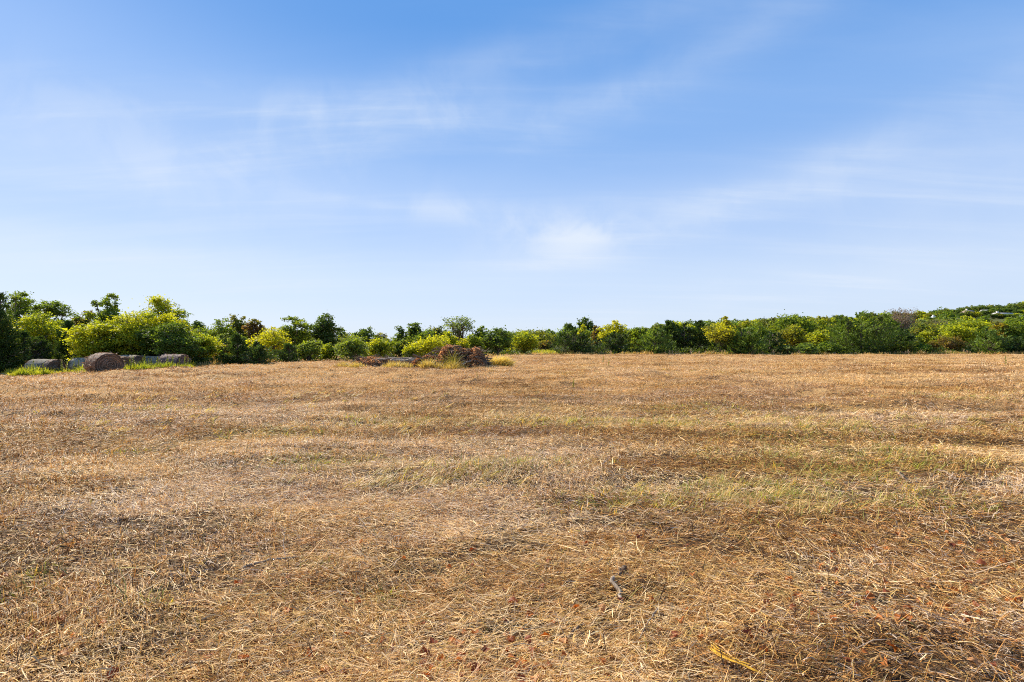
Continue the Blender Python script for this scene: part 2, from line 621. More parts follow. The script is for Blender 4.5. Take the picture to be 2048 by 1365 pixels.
def build_straw():
    rng = np.random.default_rng(11)
    N, RC, RM = 2000000, 3.8, 112.0
    u = rng.random(N)
    r = RC * np.sqrt((1 + (RM / RC) ** 2) ** u - 1)
    keep = r > 0.7
    r = r[keep]
    lim = np.where(r < 8, R(60), R(50))
    th = rng.uniform(-1, 1, len(r)) * lim
    x = r * np.sin(th)
    y = r * np.cos(th)
    # thin places where the soil shows, heaps where it lies thick
    dens = 0.72 + 1.2 * fbm(x / 0.7, y / 0.45, 301, 4)
    keep = (rng.random(len(x)) < np.clip(dens, 0.25, 1)) | (r > 40)
    keep &= y < 103
    x, y, r = x[keep], y[keep], r[keep]
    n = len(x)
    flow = PI * 0.0 + 2.3 * vnoise(x / 3.1, y / 3.1, 401) + 1.6 * vnoise(x / 0.8, y / 0.8, 402)
    az = -0.5 + flow + rng.normal(0, 0.65, n) + PI * (rng.random(n) < 0.5)
    up = rng.random(n) < (0.13 + 0.25 * sstep(r, 8, 30))
    pitch = np.where(up, rng.uniform(0.5, 1.35, n), np.abs(rng.normal(0.05, 0.17, n)))
    length = np.where(up, rng.uniform(0.04, 0.13, n), np.where(rng.random(n) < 0.013, rng.uniform(0.16, 0.40, n), rng.gamma(2.0, 0.028, n) + 0.02))
    length = np.minimum(length, 0.5) * (1 + 0.004 * r)
    width = (0.0018 + 0.00048 * r) * rng.uniform(0.6, 1.5, n)
    width = np.minimum(width, 0.032)
    curve = rng.normal(-0.15, 0.28, n)
    col, isg = straw_colours(rng, x, y)
    pitch = np.where(isg, rng.uniform(0.3, 1.3, n), pitch)
    curve = np.where(isg, rng.uniform(-0.9, -0.1, n), curve)
    z = h(x, y) + 0.004 + np.where(up | isg, 0, rng.exponential(0.012, n))
    base = np.stack([x, y, z], 1)
    v, f, c = blades(base, az, pitch, length, width, curve, rng, col)
    # loose heaps and ridges of cut hay lying on top
    M = 5200
    u = rng.random(M)
    RC, RM = 9.0, 100.0
    r = RC * np.sqrt((1 + (RM / RC) ** 2) ** u - 1)
    th = rng.uniform(-1, 1, M) * R(54)
    cx, cy = r * np.sin(th), r * np.cos(th)
    k = (r > 2.2) & (cy < 101) & (rng.random(M) < np.clip(0.4 + 1.6 * fbm(cx / 4.5, cy / 1.6, 777, 2), 0.05, 1))
    cx, cy, r = cx[k], cy[k], r[k]
    M = len(cx)
    per = 70
    big = rng.gamma(3.0, 0.06, M) + 0.05
    big *= 1 + 0.9 * sstep(r, 8, 40)
    dx = rng.normal(0, 1, (M, per)) * big[:, None] * 1.25
    dy = rng.normal(0, 1, (M, per)) * big[:, None] * 0.5
    lift = np.exp(-(dx / (1.5 * big[:, None])) ** 2 - (dy / (0.6 * big[:, None])) ** 2) * np.minimum(big * 0.55, 0.2)[:, None] * rng.random((M, per)) ** 0.7
    x2 = (cx[:, None] + dx).ravel()
    y2 = (cy[:, None] + dy).ravel()
    r2 = np.repeat(r, per)
    n = len(x2)
    col2, _ = straw_colours(rng, x2, y2)
    tone = np.repeat(rng.uniform(0.42, 1.1, M), per)[:, None]
    w2 = np.minimum(0.003 + 0.0006 * r2, 0.035) * rng.uniform(0.6, 1.5, n)
    v2, f2, c2 = blades(np.stack([x2, y2, h(x2, y2) + lift.ravel()], 1), rng.uniform(-PI, PI, n), rng.normal(0.1, 0.35, n),
                        (rng.gamma(2.0, 0.03, n) + 0.035) * (1 + 0.012 * r2), w2, rng.normal(-0.3, 0.3, n), rng, col2 * tone)
    f = np.concatenate([f, f2 + len(v)])
    v = np.concatenate([v, v2])
    c = np.concatenate([c, c2])
    o = mesh_obj('dry_straw', v, f, c, M_STRAW)
    tag(o, 'cut dry straw and stubble covering the mown field', 'straw', kind='stuff')


build_straw()


def build_green():
    """living blades of grass in the greener places of the field"""
    rng = np.random.default_rng(12)
    acc = Acc()
    for gx, gy, gr in GREEN:
        n = int(min(2600, 900 * gr * gr * 2 + 160))
        r0 = math.hypot(gx, gy)
        n = int(0.16 * n * min(1.0, (8 / r0) ** 1.1)) + 25
        cx = gx + rng.normal(0, gr * 1.1, n)
        cy = gy + rng.normal(0, gr * 0.65, n)
        # tufts
        tf = rng.integers(0, max(3, n // 14), n)
        tx = rng.normal(0, gr * 0.8, n)[tf]
        ty = rng.normal(0, gr * 0.42, n)[tf]
        cx = gx + tx + rng.normal(0, 0.05, n)
        cy = gy + ty + rng.normal(0, 0.05, n)
        taz = rng.uniform(-PI, PI, n)
        base = np.stack([cx, cy, h(cx, cy)], 1)
        col = np.array([0.30, 0.34, 0.06]) * rng.uniform(0.5, 1.35, n)[:, None]
        dry = rng.random(n) < 0.35
        col[dry] = GOLD * rng.uniform(0.7, 1.2, dry.sum())[:, None]
        s = min(1.0, 0.35 + gr)
        acc.add(*blades(base, taz, rng.uniform(0.35, 1.3, n), rng.uniform(0.05, 0.19, n) * s, (0.0035 + 0.0005 * r0) * rng.uniform(0.7, 1.4, n),
                        rng.uniform(-1.0, -0.1, n), rng, col))
    # taller half-dry tufts, combed over to one side
    for px, py, gr, n in ((1650, 842, 2.4, 1500), (1560, 850, 1.6, 800), (1250, 838, 1.8, 900), (1120, 850, 1.5, 600), (840, 960, 0.8, 500), (930, 970, 0.6, 400), (800, 860, 1.2, 500), (1480, 985, 0.7, 500),
                          (1560, 1000, 0.7, 500), (1880, 850, 1.5, 500), (500, 800, 3.0, 900), (300, 850, 1.5, 500), (1950, 800, 3.0, 900), (1200, 745, 4.0, 900), (700, 800, 2.5, 700)):
        gx, gy = ground_hit(px, py)
        r0 = math.hypot(gx, gy)
        k = max(4, n // 22)
        tf = rng.integers(0, k, n)
        cx = gx + rng.normal(0, gr, k)[tf] + rng.normal(0, 0.06, n)
        cy = gy + rng.normal(0, gr * 0.5, k)[tf] + rng.normal(0, 0.06, n)
        taz = rng.normal(0.35, 0.5, k)[tf] + rng.normal(0, 0.3, n)
        col = np.where((rng.random(n) < 0.4)[:, None], np.array([0.42, 0.40, 0.10]), np.array([0.70, 0.50, 0.20])) * rng.uniform(0.6, 1.2, n)[:, None]
        acc.add(*blades(np.stack([cx, cy, h(cx, cy)], 1), taz, rng.uniform(0.3, 0.95, n), rng.uniform(0.07, 0.22, n), (0.003 + 0.0005 * r0) * rng.uniform(0.7, 1.3, n), rng.uniform(-0.6, 0, n), rng, col))
    o = acc.build('green_grass', M_GRASS)
    tag(o, 'green grass growing back through the cut straw', 'grass', kind='stuff')


build_green()

# ------------------------------------------------------------------ trees
PAL = {
    'dark': (0.075, 0.125, 0.034), 'green': (0.125, 0.19, 0.034), 'bright': (0.175, 0.235, 0.030), 'lime': (0.37, 0.40, 0.028),
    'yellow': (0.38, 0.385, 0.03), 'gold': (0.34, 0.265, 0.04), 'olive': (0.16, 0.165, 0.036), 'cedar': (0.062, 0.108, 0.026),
    'cedarlit': (0.13, 0.205, 0.034), 'brown': (0.16, 0.10, 0.05), 'grey': (0.15, 0.145, 0.085), 'soft': (0.15, 0.21, 0.07),  # cedarlit: cedar green made lighter, sunlight put into the leaf colour
}
LAM = 3.5


def limb(rng, a, b, r0, r1, k=5, wob=0.06):
    t = np.linspace(0, 1, k)[:, None]
    L = np.linalg.norm(b - a)
    p = a + (b - a) * t
    p[1:-1] += rng.normal(0, wob * L, (k - 2, 3))
    return tube(p, r0 + (r1 - r0) * t[:, 0], 5)


def broad(name, rng, H, W, leaf, col, col2=None, low=0.06, gaps=0.0, open_=0.0, parent=None, tall=False):
    """broadleaf tree or shrub: a tapered trunk, limbs to each lobe of the crown, clumps of leaves on the lobes"""
    col = np.array(col)
    col2 = col if col2 is None else np.array(col2)
    wood = Acc()
    lv = Acc()
    z0 = low * H
    c = np.array([0, 0, (H + z0) / 2])
    Rz = (H - z0) / 2
    Rx = W / 2
    # lobes: fill the egg-shaped envelope unevenly
    nl = int(rng.integers(14, 19) * max(1.0, 0.85 * (H - z0) / W) * (1 + 0.25 * (W > H)))
    lobes = []
    for i in range(nl):
        cz = np.clip(1 - 1.9 * (i + 0.5) / nl + rng.normal(0, 0.08), -0.97, 0.97)
        az = i * 2.4 + rng.normal(0, 0.4)
        d = np.array([math.cos(az) * math.sqrt(1 - cz * cz), math.sin(az) * math.sqrt(1 - cz * cz), cz])
        lr = Rx * rng.choice([0.20, 0.28, 0.36, 0.46]) * rng.uniform(0.9, 1.15)
        q = rng.uniform(0.55, 1.04)
        taper = 1.0 - 0.28 * max(0, d[2]) - (0.25 * max(0, -d[2]) if low > 0.15 else 0.0)
        p = c + d * np.array([max(Rx - lr * 0.8, Rx * 0.35) * taper, max(Rx - lr * 0.8, Rx * 0.35) * taper, Rz - lr * 0.55]) * q
        lobes.append((p, lr))
    for i in range(6):
        lobes.append((c + rng.normal(0, 0.33, 3) * np.array([Rx, Rx, Rz]), Rx * 0.4))
    # number of leaves from the crown's outline
    total = int(np.clip(LAM * 0.75 * W * (H - z0) / (leaf * leaf * 0.55) * (1 - open_), 500, 30000))
    wts = np.array([l[1] ** 2 for l in lobes])
    cnt = (total * wts / wts.sum()).astype(int)
    tr = 0.035 * H + 0.03
    lean = rng.normal(0, 0.05 * H, 2)
    top = np.array([lean[0], lean[1], H * 0.72])
    tp = np.linspace(0, 1, 7)[:, None] * top
    tp[1:-1, :2] += rng.normal(0, 0.02 * H, (5, 2))
    v, f = tube(tp, np.linspace(tr, tr * 0.25, 7), 7)
    wood.add(v, f, (0.1, 0.08, 0.06))
    for (p, lr), n in zip(lobes, cnt):
        s = rng.uniform(0.12, 0.7)
        k = s * 6
        i0 = int(k)
        a = tp[i0] + (tp[min(i0 + 1, 6)] - tp[i0]) * (k - i0)
        if p[2] < a[2] + 0.1 * H:
            a = tp[1] * 0.8
        v, f = limb(rng, a, p, tr * 0.38, tr * 0.08)
        wood.add(v, f, (0.1, 0.08, 0.06))
        m = max(5, int(rng.integers(9, 15)))
        dd = unit(rng.normal(size=(m, 3)) + np.array([0, 0, 0.35]))
        cc = p + dd * (lr * rng.uniform(0.55, 1.12, m))[:, None] * np.array([1, 1, 0.85])
        cc[:, 2] = np.maximum(cc[:, 2], 0.03 * H)
        for q in cc[:: 2]:
            v, f = limb(rng, p, q, tr * 0.10, tr * 0.03, 4, 0.08)
            wood.add(v, f, (0.1, 0.08, 0.06))
        which = rng.integers(0, m, n)
        cr = lr * rng.uniform(0.20, 0.34, m)
        pts = cc[which] + rng.normal(size=(n, 3)) * cr[which][:, None] * np.array([0.85, 0.85, 0.55]) * np.where(rng.random(n) < 0.18, 1.4, 1.0)[:, None]
        pts[:, 2] = np.maximum(pts[:, 2], leaf * 0.5)
        v, f = leaves(rng, pts, leaf, 0.62, 0.7)
        mixc = np.clip(rng.uniform(-0.25, 1.05) + rng.normal(0, 0.22, m), 0, 1)[which][:, None]
        cl = col * (1 - mixc) + col2 * mixc
        cl = cl * rng.uniform(0.72, 1.3, n)[:, None] * rng.uniform(0.85, 1.15, m)[which][:, None]
        lv.add(v, f, cl)
    return wood, lv


def cedar(name, rng, H, W, leaf, col, leaders=1):
    """red cedar: many upswept sprays of fine needles on a straight stem, sometimes several leaders"""
    col = np.array(col)
    wood = Acc()
    lv = Acc()
    total = int(np.clip(LAM * 0.85 * 0.7 * W * H / (leaf * leaf * 0.45), 700, 30000))
    heads = [(0.0, 0.0, H)]
    for i in range(leaders - 1):
        a = rng.uniform(0, 2 * PI)
        q = W * rng.uniform(0.16, 0.30)
        heads.append((q * math.cos(a), q * math.sin(a), H * rng.uniform(0.72, 0.95)))
    per = 15
    ns = total // per
    wsum = sum(hh[2] for hh in heads)
    for hx, hy, HH in heads:
        tp = np.stack([np.linspace(hx * 0.2, hx, 5), np.linspace(hy * 0.2, hy, 5), np.linspace(0, HH * 0.96, 5)], 1)
        v, f = tube(tp, np.linspace(0.02 * HH + 0.03, 0.012, 5), 6)
        wood.add(v, f, (0.1, 0.08, 0.06))
        n = int(ns * HH / wsum)
        t = rng.beta(1.0, 1.25, n) * 0.97 + 0.015
        az = rng.uniform(0, 2 * PI, n)
        prof = np.minimum(1.0, (1 - t) ** 0.72 * 1.15) * np.minimum(1, 0.72 + 2.2 * t)
        lump = 0.82 + 0.95 * vnoise(az * 1.7 + hx, t * 8.0, int(rng.integers(1, 999)))
        Rr = W / 2 * (0.72 if leaders > 1 else 1.0) * prof * lump * rng.uniform(0.55, 1.22, n)
        zc = t * HH
        dirh = np.stack([np.cos(az), np.sin(az)], 1)
        rise = (0.25 + 0.75 * t) * Rr + 0.10 + 0.05 * HH * rng.random(n)
        tip = np.stack([hx + dirh[:, 0] * Rr, hy + dirh[:, 1] * Rr, np.minimum(zc + rise * 0.6, HH)], 1)
        root = np.stack([hx + dirh[:, 0] * Rr * 0.25, hy + dirh[:, 1] * Rr * 0.25, zc], 1)
        tip[:, 2] = np.maximum(tip[:, 2], 0.05)
        br = slice(0, n, max(1, n // 60))
        for a, b in zip(root[br], tip[br]):
            v, f = limb(rng, np.array([hx * 0.5, hy * 0.5, a[2] * 0.9]), b, 0.03, 0.006, 4, 0.03)
            wood.add(v, f, (0.1, 0.08, 0.06))
        s = rng.beta(2.2, 1.0, (n, per))
        pts = root[:, None] + (tip - root)[:, None] * s[..., None]
        spread = (0.10 * Rr[:, None] * (1.25 - s) + 0.03)
        pts = pts + rng.normal(size=(n, per, 3)) * spread[..., None]
        pts = pts.reshape(-1, 3)
        pts[:, 2] = np.maximum(pts[:, 2], 0.04)
        dr = unit(np.repeat((tip - root), per, 0))
        m = len(pts)
        a = unit(dr + rng.normal(0, 0.38, (m, 3)) + np.array([0, 0, 0.35]))
        b = unit(np.cross(a, rng.normal(size=(m, 3))))
        sz = (leaf * rng.uniform(0.7, 1.5, m))[:, None]
        w = sz * 0.30
        v = np.stack([pts - a * sz, pts + b * w, pts + a * sz, pts - b * w], 1).reshape(-1, 3)
        f = np.arange(4 * m).reshape(m, 4)
        tone = np.repeat(rng.uniform(0.7, 1.3, n), per) * rng.uniform(0.8, 1.2, m)
        lv.add(v, f, col * tone[:, None])
    return wood, lv


def bare(name, rng, H, W, col, leaf):
    """leafless or nearly leafless tree: a fan of fine grey branches"""
    wood = Acc()
    lv = Acc()
    tr = 0.03 * H + 0.02
    ends = []
    for i in range(9):
        a = rng.uniform(0, 2 * PI)
        p = np.array([math.cos(a) * W * rng.uniform(0.05, 0.32), math.sin(a) * W * rng.uniform(0.05, 0.32), H * rng.uniform(0.45, 0.8)])
        v, f = limb(rng, np.array([0, 0, 0.05 * H]), p, tr * 0.6, tr * 0.22, 6, 0.03)
        wood.add(v, f, (0.3, 0.3, 0.3))
        for j in range(9):
            q = p + np.array([rng.normal(0, 0.16 * W), rng.normal(0, 0.16 * W), abs(rng.normal(0.1, 0.12)) * H])
            q[2] = min(q[2], H)
            v, f = limb(rng, p * rng.uniform(0.6, 1.0), q, tr * 0.2, tr * 0.07, 5, 0.05)
            wood.add(v, f, (0.3, 0.3, 0.3))
            for k in range(7):
                e = q + rng.normal(0, 0.085, 3) * np.array([W, W, H])
                e[2] = min(e[2], H)
                v, f = limb(rng, q * rng.uniform(0.75, 1.0) + p * 0, e, tr * 0.1, tr * 0.05, 4, 0.06)
                wood.add(v, f, (0.3, 0.3, 0.3))
                ends.append(e)
    ends = np.array(ends)
    n = 1800
    pts = ends[rng.integers(0, len(ends), n)] + rng.normal(0, 0.03 * H, (n, 3))
    v, f = leaves(rng, pts, leaf * 0.7, 0.5, 0.3)
    lv.add(v, f, np.array(col) * rng.uniform(0.7, 1.3, n)[:, None])
    return wood, lv


TREE_N = [0]


def tree(kind, px, top, wpx, Y, colour, label, group=None, low=None, cat=None, rng=None):
    """kind, photo column, photo row of its top, width in photo pixels, distance in metres"""
    TREE_N[0] += 1
    rng = np.random.default_rng(1000 + TREE_N[0])
    x = (px - 1024) / F_PX * Y
    zb = float(h_base(x, Y)) - 0.04
    H = EYE + (HORIZON - top) / F_PX * Y - zb
    W = wpx / F_PX * Y
    leaf = 0.0016 * max(Y, 40)
    c = colour.split('+')
    c1 = PAL[c[0]]
    c2 = PAL[c[1]] if len(c) > 1 else None
    wm, lm = M_BARK, M_LEAF
    if kind == 'cedar':
        name, cat = 'cedar_tree', cat or 'tree'
        wood, lv = cedar(name, rng, H, W, leaf * 1.25, c1, 1)
        lm = M_CEDAR
    elif kind == 'cedars':
        name, cat = 'cedar_tree', cat or 'tree'
        wood, lv = cedar(name, rng, H, W, leaf * 1.25, c1, 4)
        lm = M_CEDAR
    elif kind == 'bare':
        name, cat = 'bare_tree', 'tree'
        wood, lv = bare(name, rng, H, W, c1, leaf)
        wm = M_GREYWOOD
    elif kind == 'shrub':
        name, cat = 'shrub', 'shrub'
        wood, lv = broad(name, rng, H, W, leaf, c1, c2, 0.02)
    elif kind == 'airy':
        name, cat = 'airy_tree', 'tree'
        wood, lv = broad(name, rng, H, W, leaf * 0.8, c1, c2, 0.45, open_=0.72)
    elif kind == 'stem':
        name, cat = 'broadleaf_tree', 'tree'
        wood, lv = broad(name, rng, H, W, leaf, c1, c2, 0.30, open_=0.25)
    else:
        name, cat = 'broadleaf_tree', 'tree'
        wood, lv = broad(name, rng, H, W, leaf, c1, c2, 0.06 if low is None else low)
    # bring the crown to the measured height and width
    allv = np.concatenate(lv.v)
    sz = H / np.percentile(allv[:, 2], 99.6)
    sx = (W / 2) / np.percentile(np.abs(allv[:, 0]), 98.5)
    sx = float(np.clip(sx, 0.7, 1.5))
    for a in (lv, wood):
        for q in a.v:
            q *= np.array([sx, sx, sz], np.float32)
    root = empty(name, (x, Y, zb))
    tag(root, label, cat, group)
    wood.build('trunk', wm, root, True)
    lv.build('crown', lm, root)
    return root


G1 = 'trees along the edge of the mown field'
TREES = [
    # ---- behind the hay bales
    ('cedars', 0, 590, 104, 43, 'cedar', 'tall dark cedar at the frame edge beyond the netted bale'),
    ('broad', 42, 588, 84, 60, 'green+bright', 'tall green tree rising behind the dark cedar at the frame edge'),
    ('broad', 104, 605, 88, 58, 'dark+green', 'dark green domed tree behind the lime green low tree'),
    ('broad', 76, 630, 104, 49, 'lime+bright', 'broad lime green tree between dark cedars behind the netted bale'),
    ('cedars', 48, 664, 100, 44, 'cedar', 'low dark cedar clump directly behind the netted hay bale'),
    ('cedar', 136, 642, 66, 45.5, 'cedar', 'dark cedar beside the bright yellow low bushy tree'),
    ('broad', 172, 624, 44, 66, 'olive+brown', 'small brownish tree peeping over between cedar and yellow-green tree'),
    ('broad', 214, 590, 84, 47, 'green+bright', 'crooked tall tree poking up above the front hay bale'),
    ('broad', 230, 630, 128, 44.0, 'lime+bright', 'bright yellow-green tree spreading above the gap between the hay bales'),
    ('broad', 286, 628, 138, 44.6, 'lime+green', 'biggest yellow-green tree spreading above the row of grey bales'),
    ('broad', 330, 630, 98, 45.6, 'lime+yellow', 'yellow-green sunlit tree below the tall ragged one'),
    ('broad', 322, 596, 92, 48, 'green+lime', 'tall tree with ragged top above the row of grey bales'),
    ('broad', 196, 656, 84, 43, 'yellow+lime', 'bright yellow low bushy tree just behind the front hay bale'),
    ('broad', 342, 648, 100, 43.5, 'green+dark', 'dark green bushy tree behind the brown end bale'),
    ('shrub', 285, 680, 70, 45, 'dark', 'dark shady shrub right behind the cluster of grey bales'),
    ('broad', 396, 668, 66, 47, 'lime+green', 'yellow-green bushy tree past the last hay bale'),
    ('broad', 396, 644, 36, 112, 'dark', 'far dark tree above the grey farmhouse roof'),
    # ---- from the bales to the brush pile
    ('broad', 447, 640, 76, 60, 'green+bright', 'rounded green tree with lime rim behind a low cedar'),
    ('broad', 476, 632, 46, 72, 'olive+green', 'flat-topped thin olive tree above the rounded green tree'),
    ('broad', 512, 640, 40, 70, 'olive+brown', 'sparse brownish tree between flat-topped and yellow-green trees'),
    ('shrub', 436, 668, 52, 52, 'soft+bright', 'pale green feathery shrub below the rounded green tree'),
    ('shrub', 443, 687, 30, 49, 'brown+lime', 'reddish brown dying shrub at the field edge'),
    ('cedar', 474, 668, 50, 48, 'cedar', 'pointed dark cedar beside the reddish brown shrub'),
    ('cedars', 512, 684, 66, 47.5, 'cedar', 'low spreading dark cedar under the yellow-green stemmed tree'),
    ('stem', 543, 657, 82, 55, 'lime+yellow', 'yellow-green tree with its dark stem showing, beside a round cedar'),
    ('cedar', 577, 687, 48, 50.5, 'cedar', 'very dark round cedar at the field edge beside the stemmed tree'),
    ('broad', 588, 635, 58, 66, 'green+bright', 'tall green tree standing behind the very dark round cedar'),
    ('broad', 648, 630, 60, 68, 'dark', 'big dark green dome-shaped tree, tallest before the brush pile'),
    ('shrub', 617, 681, 50, 55, 'soft+bright', 'pale green round shrub beside the very dark round cedar'),
    ('shrub', 656, 687, 36, 58, 'bright+lime', 'small yellow-green shrub between two rounder green shrubs'),
    ('broad', 686, 659, 36, 88, 'dark', 'small dark tree peeping up beside the big dark dome'),
    ('shrub', 706, 674, 62, 57, 'bright+soft', 'light green round shrub beyond the low end of brush'),
    ('broad', 728, 657, 54, 88, 'dark+green', 'dark far tree with gappy crown above the light green shrub'),
    ('broad', 760, 667, 32, 112, 'olive', 'small far olive tree where the treeline dips lowest'),
    ('shrub', 756, 679, 62, 60, 'bright+yellow', 'yellow-green shrub behind the low logs of the brush pile'),
    ('broad', 801, 654, 28, 82, 'dark+green', 'slim dark tree beside the lowest dip in the treeline'),
    ('broad', 831, 647, 34, 84, 'dark+green', 'slender dark tree with bushy top, second past the treeline dip'),
    ('shrub', 802, 680, 46, 62, 'green+olive', 'dull green shrub behind the long grey log'),
    ('broad', 848, 662, 56, 78, 'green', 'mid green rounded tree above the golden yellow shrub'),
    ('broad', 872, 655, 64, 88, 'dark+olive', 'dark flat-topped tree under the tall airy tree'),
    ('shrub', 856, 672, 80, 61, 'yellow+lime', 'golden yellow shrub just behind the brush heap, brightest in the row'),
    ('shrub', 820, 694, 30, 60, 'bright+lime', 'small lime shrub at the foot of the golden yellow shrub'),
    ('broad', 897, 664, 44, 66, 'bright+lime', 'bright green tree behind the peak of the brush heap'),
    ('airy', 917, 633, 62, 86, 'soft', 'tall airy pale green tree with sky showing through its crown'),
    ('shrub', 925, 678, 30, 64, 'yellow+bright', 'small yellowish shrub peeping over the brush heap'),
    ('shrub', 950, 671, 38, 66, 'bright', 'bright green shrub beside the shoulder of the brush heap'),
    ('broad', 961, 654, 46, 84, 'green+bright', 'green tree with pointed top behind the shoulder of the brush heap'),
    ('broad', 996, 657, 60, 82, 'green+dark', 'wide dark green bush tree past the end of the brush heap'),
    # ---- the gap and the cedars beyond
    ('broad', 1047, 663, 60, 88, 'lime+green', 'yellow-green domed bush tree beside the grassy gap'),
    ('broad', 1022, 668, 40, 120, 'green+olive', 'far dull green tree between two bush trees'),
    ('broad', 1084, 663, 46, 135, 'bright+green', 'far light green tree above the grassy gap'),
    ('broad', 1102, 660, 36, 150, 'green', 'far green tree touching the edge of the pale brown shrub'),
    ('shrub', 1091, 681, 36, 118, 'brown+olive', 'pale brown shrub at the back of the grassy gap'),
    ('broad', 1172, 637, 46, 140, 'dark', 'far dark round-headed tree rising over the cedars'),
    ('broad', 1140, 648, 40, 142, 'dark+green', 'far dark tree attached below the round-headed tree'),
    ('cedars', 1150, 661, 92, 94, 'cedar', 'wide dark cedar next to the grassy gap'),
    ('broad', 1166, 651, 30, 104, 'lime+bright', 'lime tree top showing above the wide dark cedar'),
    ('shrub', 1195, 652, 28, 110, 'brown+olive', 'rusty brown tree top between the lime tree tops'),
    ('broad', 1226, 643, 58, 106, 'lime+yellow', 'peaked yellow-green tree behind a dark cedar'),
    ('cedars', 1230, 664, 74, 95, 'cedar', 'dark broad cedar under the peaked yellow-green tree'),
    ('broad', 1272, 656, 42, 102, 'bright+green', 'light green narrow tree between two cedars'),
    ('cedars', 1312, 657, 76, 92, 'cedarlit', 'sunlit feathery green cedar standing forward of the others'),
    ('cedar', 1338, 641, 62, 100, 'cedar', 'pointed tall cedar behind the sunlit feathery one'),
    ('cedars', 1369, 648, 58, 98, 'cedar', 'dark dense cedar beside the pointed tall cedar'),
    ('cedar', 1400, 642, 56, 98, 'cedar', 'dark pointed cedar beside the golden tree'),
    ('stem', 1440, 648, 62, 93, 'yellow+olive', 'golden yellow tree with its trunk showing between cedars'),
    ('broad', 1452, 634, 20, 94, 'yellow+lime', 'thin yellow sapling sticking up above the golden tree'),
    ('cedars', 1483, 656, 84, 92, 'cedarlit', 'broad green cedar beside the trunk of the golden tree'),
    ('broad', 1508, 648, 66, 106, 'green', 'green tree rounded above the broad green cedar'),
    ('broad', 1543, 637, 62, 122, 'olive+dark', 'far dark olive tree with a flat top'),
    ('cedars', 1540, 664, 60, 93, 'cedar', 'dark cedar with shaded front, before the flat-topped olive tree'),
    ('broad', 1590, 631, 84, 110, 'green+bright', 'tall wide green tree with fine upright twigs'),
    ('broad', 1584, 652, 62, 98, 'olive+lime', 'olive yellow tree in front of the tall wide green tree'),
    ('shrub', 1577, 690, 30, 91, 'soft', 'pale green low shrub at the field edge by the dark cedar'),
    ('stem', 1632, 661, 42, 94, 'lime+bright', 'small vivid yellow-green tree with round head'),
    ('broad', 1636, 641, 40, 113, 'lime+green', 'yellow-green narrow tree above the small vivid one'),
    ('shrub', 1608, 686, 48, 91, 'green+soft', 'grey green low shrub beneath the small vivid tree'),
    ('shrub', 1654, 684, 42, 91, 'cedarlit+green', 'low green shrub between the vivid tree and big layered cedar'),
    ('cedars', 1722, 626, 122, 95, 'cedarlit', 'biggest layered cedar, tallest of the far field edge'),
    ('broad', 1757, 630, 62, 110, 'bright+green', 'light green tree rising behind the biggest layered cedar'),
    ('bare', 1800, 617, 72, 126, 'brown', 'grey brown nearly leafless tree with fine bare twigs'),
    ('cedars', 1786, 653, 92, 98, 'cedar', 'dark cedar below the nearly leafless tree'),
    ('shrub', 1806, 683, 42, 92, 'olive+bright', 'low yellowish shrub at the foot of the dark cedars'),
    ('broad', 1847, 663, 32, 100, 'bright+lime', 'small bright green tree wedged between dark trees'),
    ('broad', 1845, 645, 64, 116, 'olive+green', 'dark olive tree beside the nearly leafless one'),
    ('shrub', 1842, 686, 40, 94, 'cedarlit+green', 'shaded green shrub under the small bright green tree'),
    ('airy', 1872, 638, 58, 132, 'grey', 'thin grey green tree with sparse crown near the hillside'),
    ('broad', 1904, 652, 66, 110, 'bright+lime', 'yellow-green rounded tree behind the olive brown bush'),
    ('broad', 1893, 672, 62, 95, 'olive+brown', 'olive brown bush at the field edge'),
    ('broad', 1942, 640, 84, 116, 'bright+lime', 'wide yellow-green tree below the hillside houses'),
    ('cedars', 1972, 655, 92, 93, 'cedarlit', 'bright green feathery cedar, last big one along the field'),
    ('stem', 1994, 643, 34, 106, 'olive+gold', 'orange tinged sparse tree above the bright feathery cedar'),
    ('broad', 2026, 645, 74, 106, 'green+bright', 'mid green tree close to the frame edge on the field side'),
    ('cedars', 2036, 674, 64, 92, 'cedar', 'low dark cedar at the frame edge'),
    ('broad', 2044, 630, 66, 128, 'bright+green', 'light green tree at the frame edge on the hill foot'),
]
for kind, px, top, wpx, Y, colour, label in TREES:
    tree(kind, px, top, wpx, Y, colour, label, G1)

# more of the same wood, lower, behind the front row (they close the gaps near the ground)
rngb = np.random.default_rng(5)
BACK = 'low trees filling the wood behind the front row'
for i, px in enumerate(np.linspace(-130, 2190, 50)):
    px = px + rngb.uniform(-14, 14)
    if 1064 < px < 1112:
        continue
    edge = np.interp(px, [0, 380, 640, 1000, 1100, 2048], [60, 62, 76, 100, 118, 118])
    Y = edge * rngb.uniform(1.0, 1.15)
    tp = np.interp(px, [0, 330, 420, 760, 1000, 2048], [636, 642, 660, 673, 664, 655]) + rngb.uniform(-4, 6)
    tree('broad', px, tp, rngb.uniform(70, 100), Y, ['green+dark', 'olive+green', 'green+bright', 'green+olive'][i % 4],
         'dull low tree in the shade behind the front row of the wood', BACK)
for px, top, Y in ((-70, 600, 44), (-150, 612, 46), (-45, 640, 42), (2110, 640, 98), (2190, 648, 95), (2270, 640, 100)):
    tree('cedars' if px > 0 else 'broad', px, top, 90, Y, 'cedarlit' if px > 0 else 'green+bright', 'leafy tree continuing the wood just beyond the frame edge', 'trees beyond the frame edge')

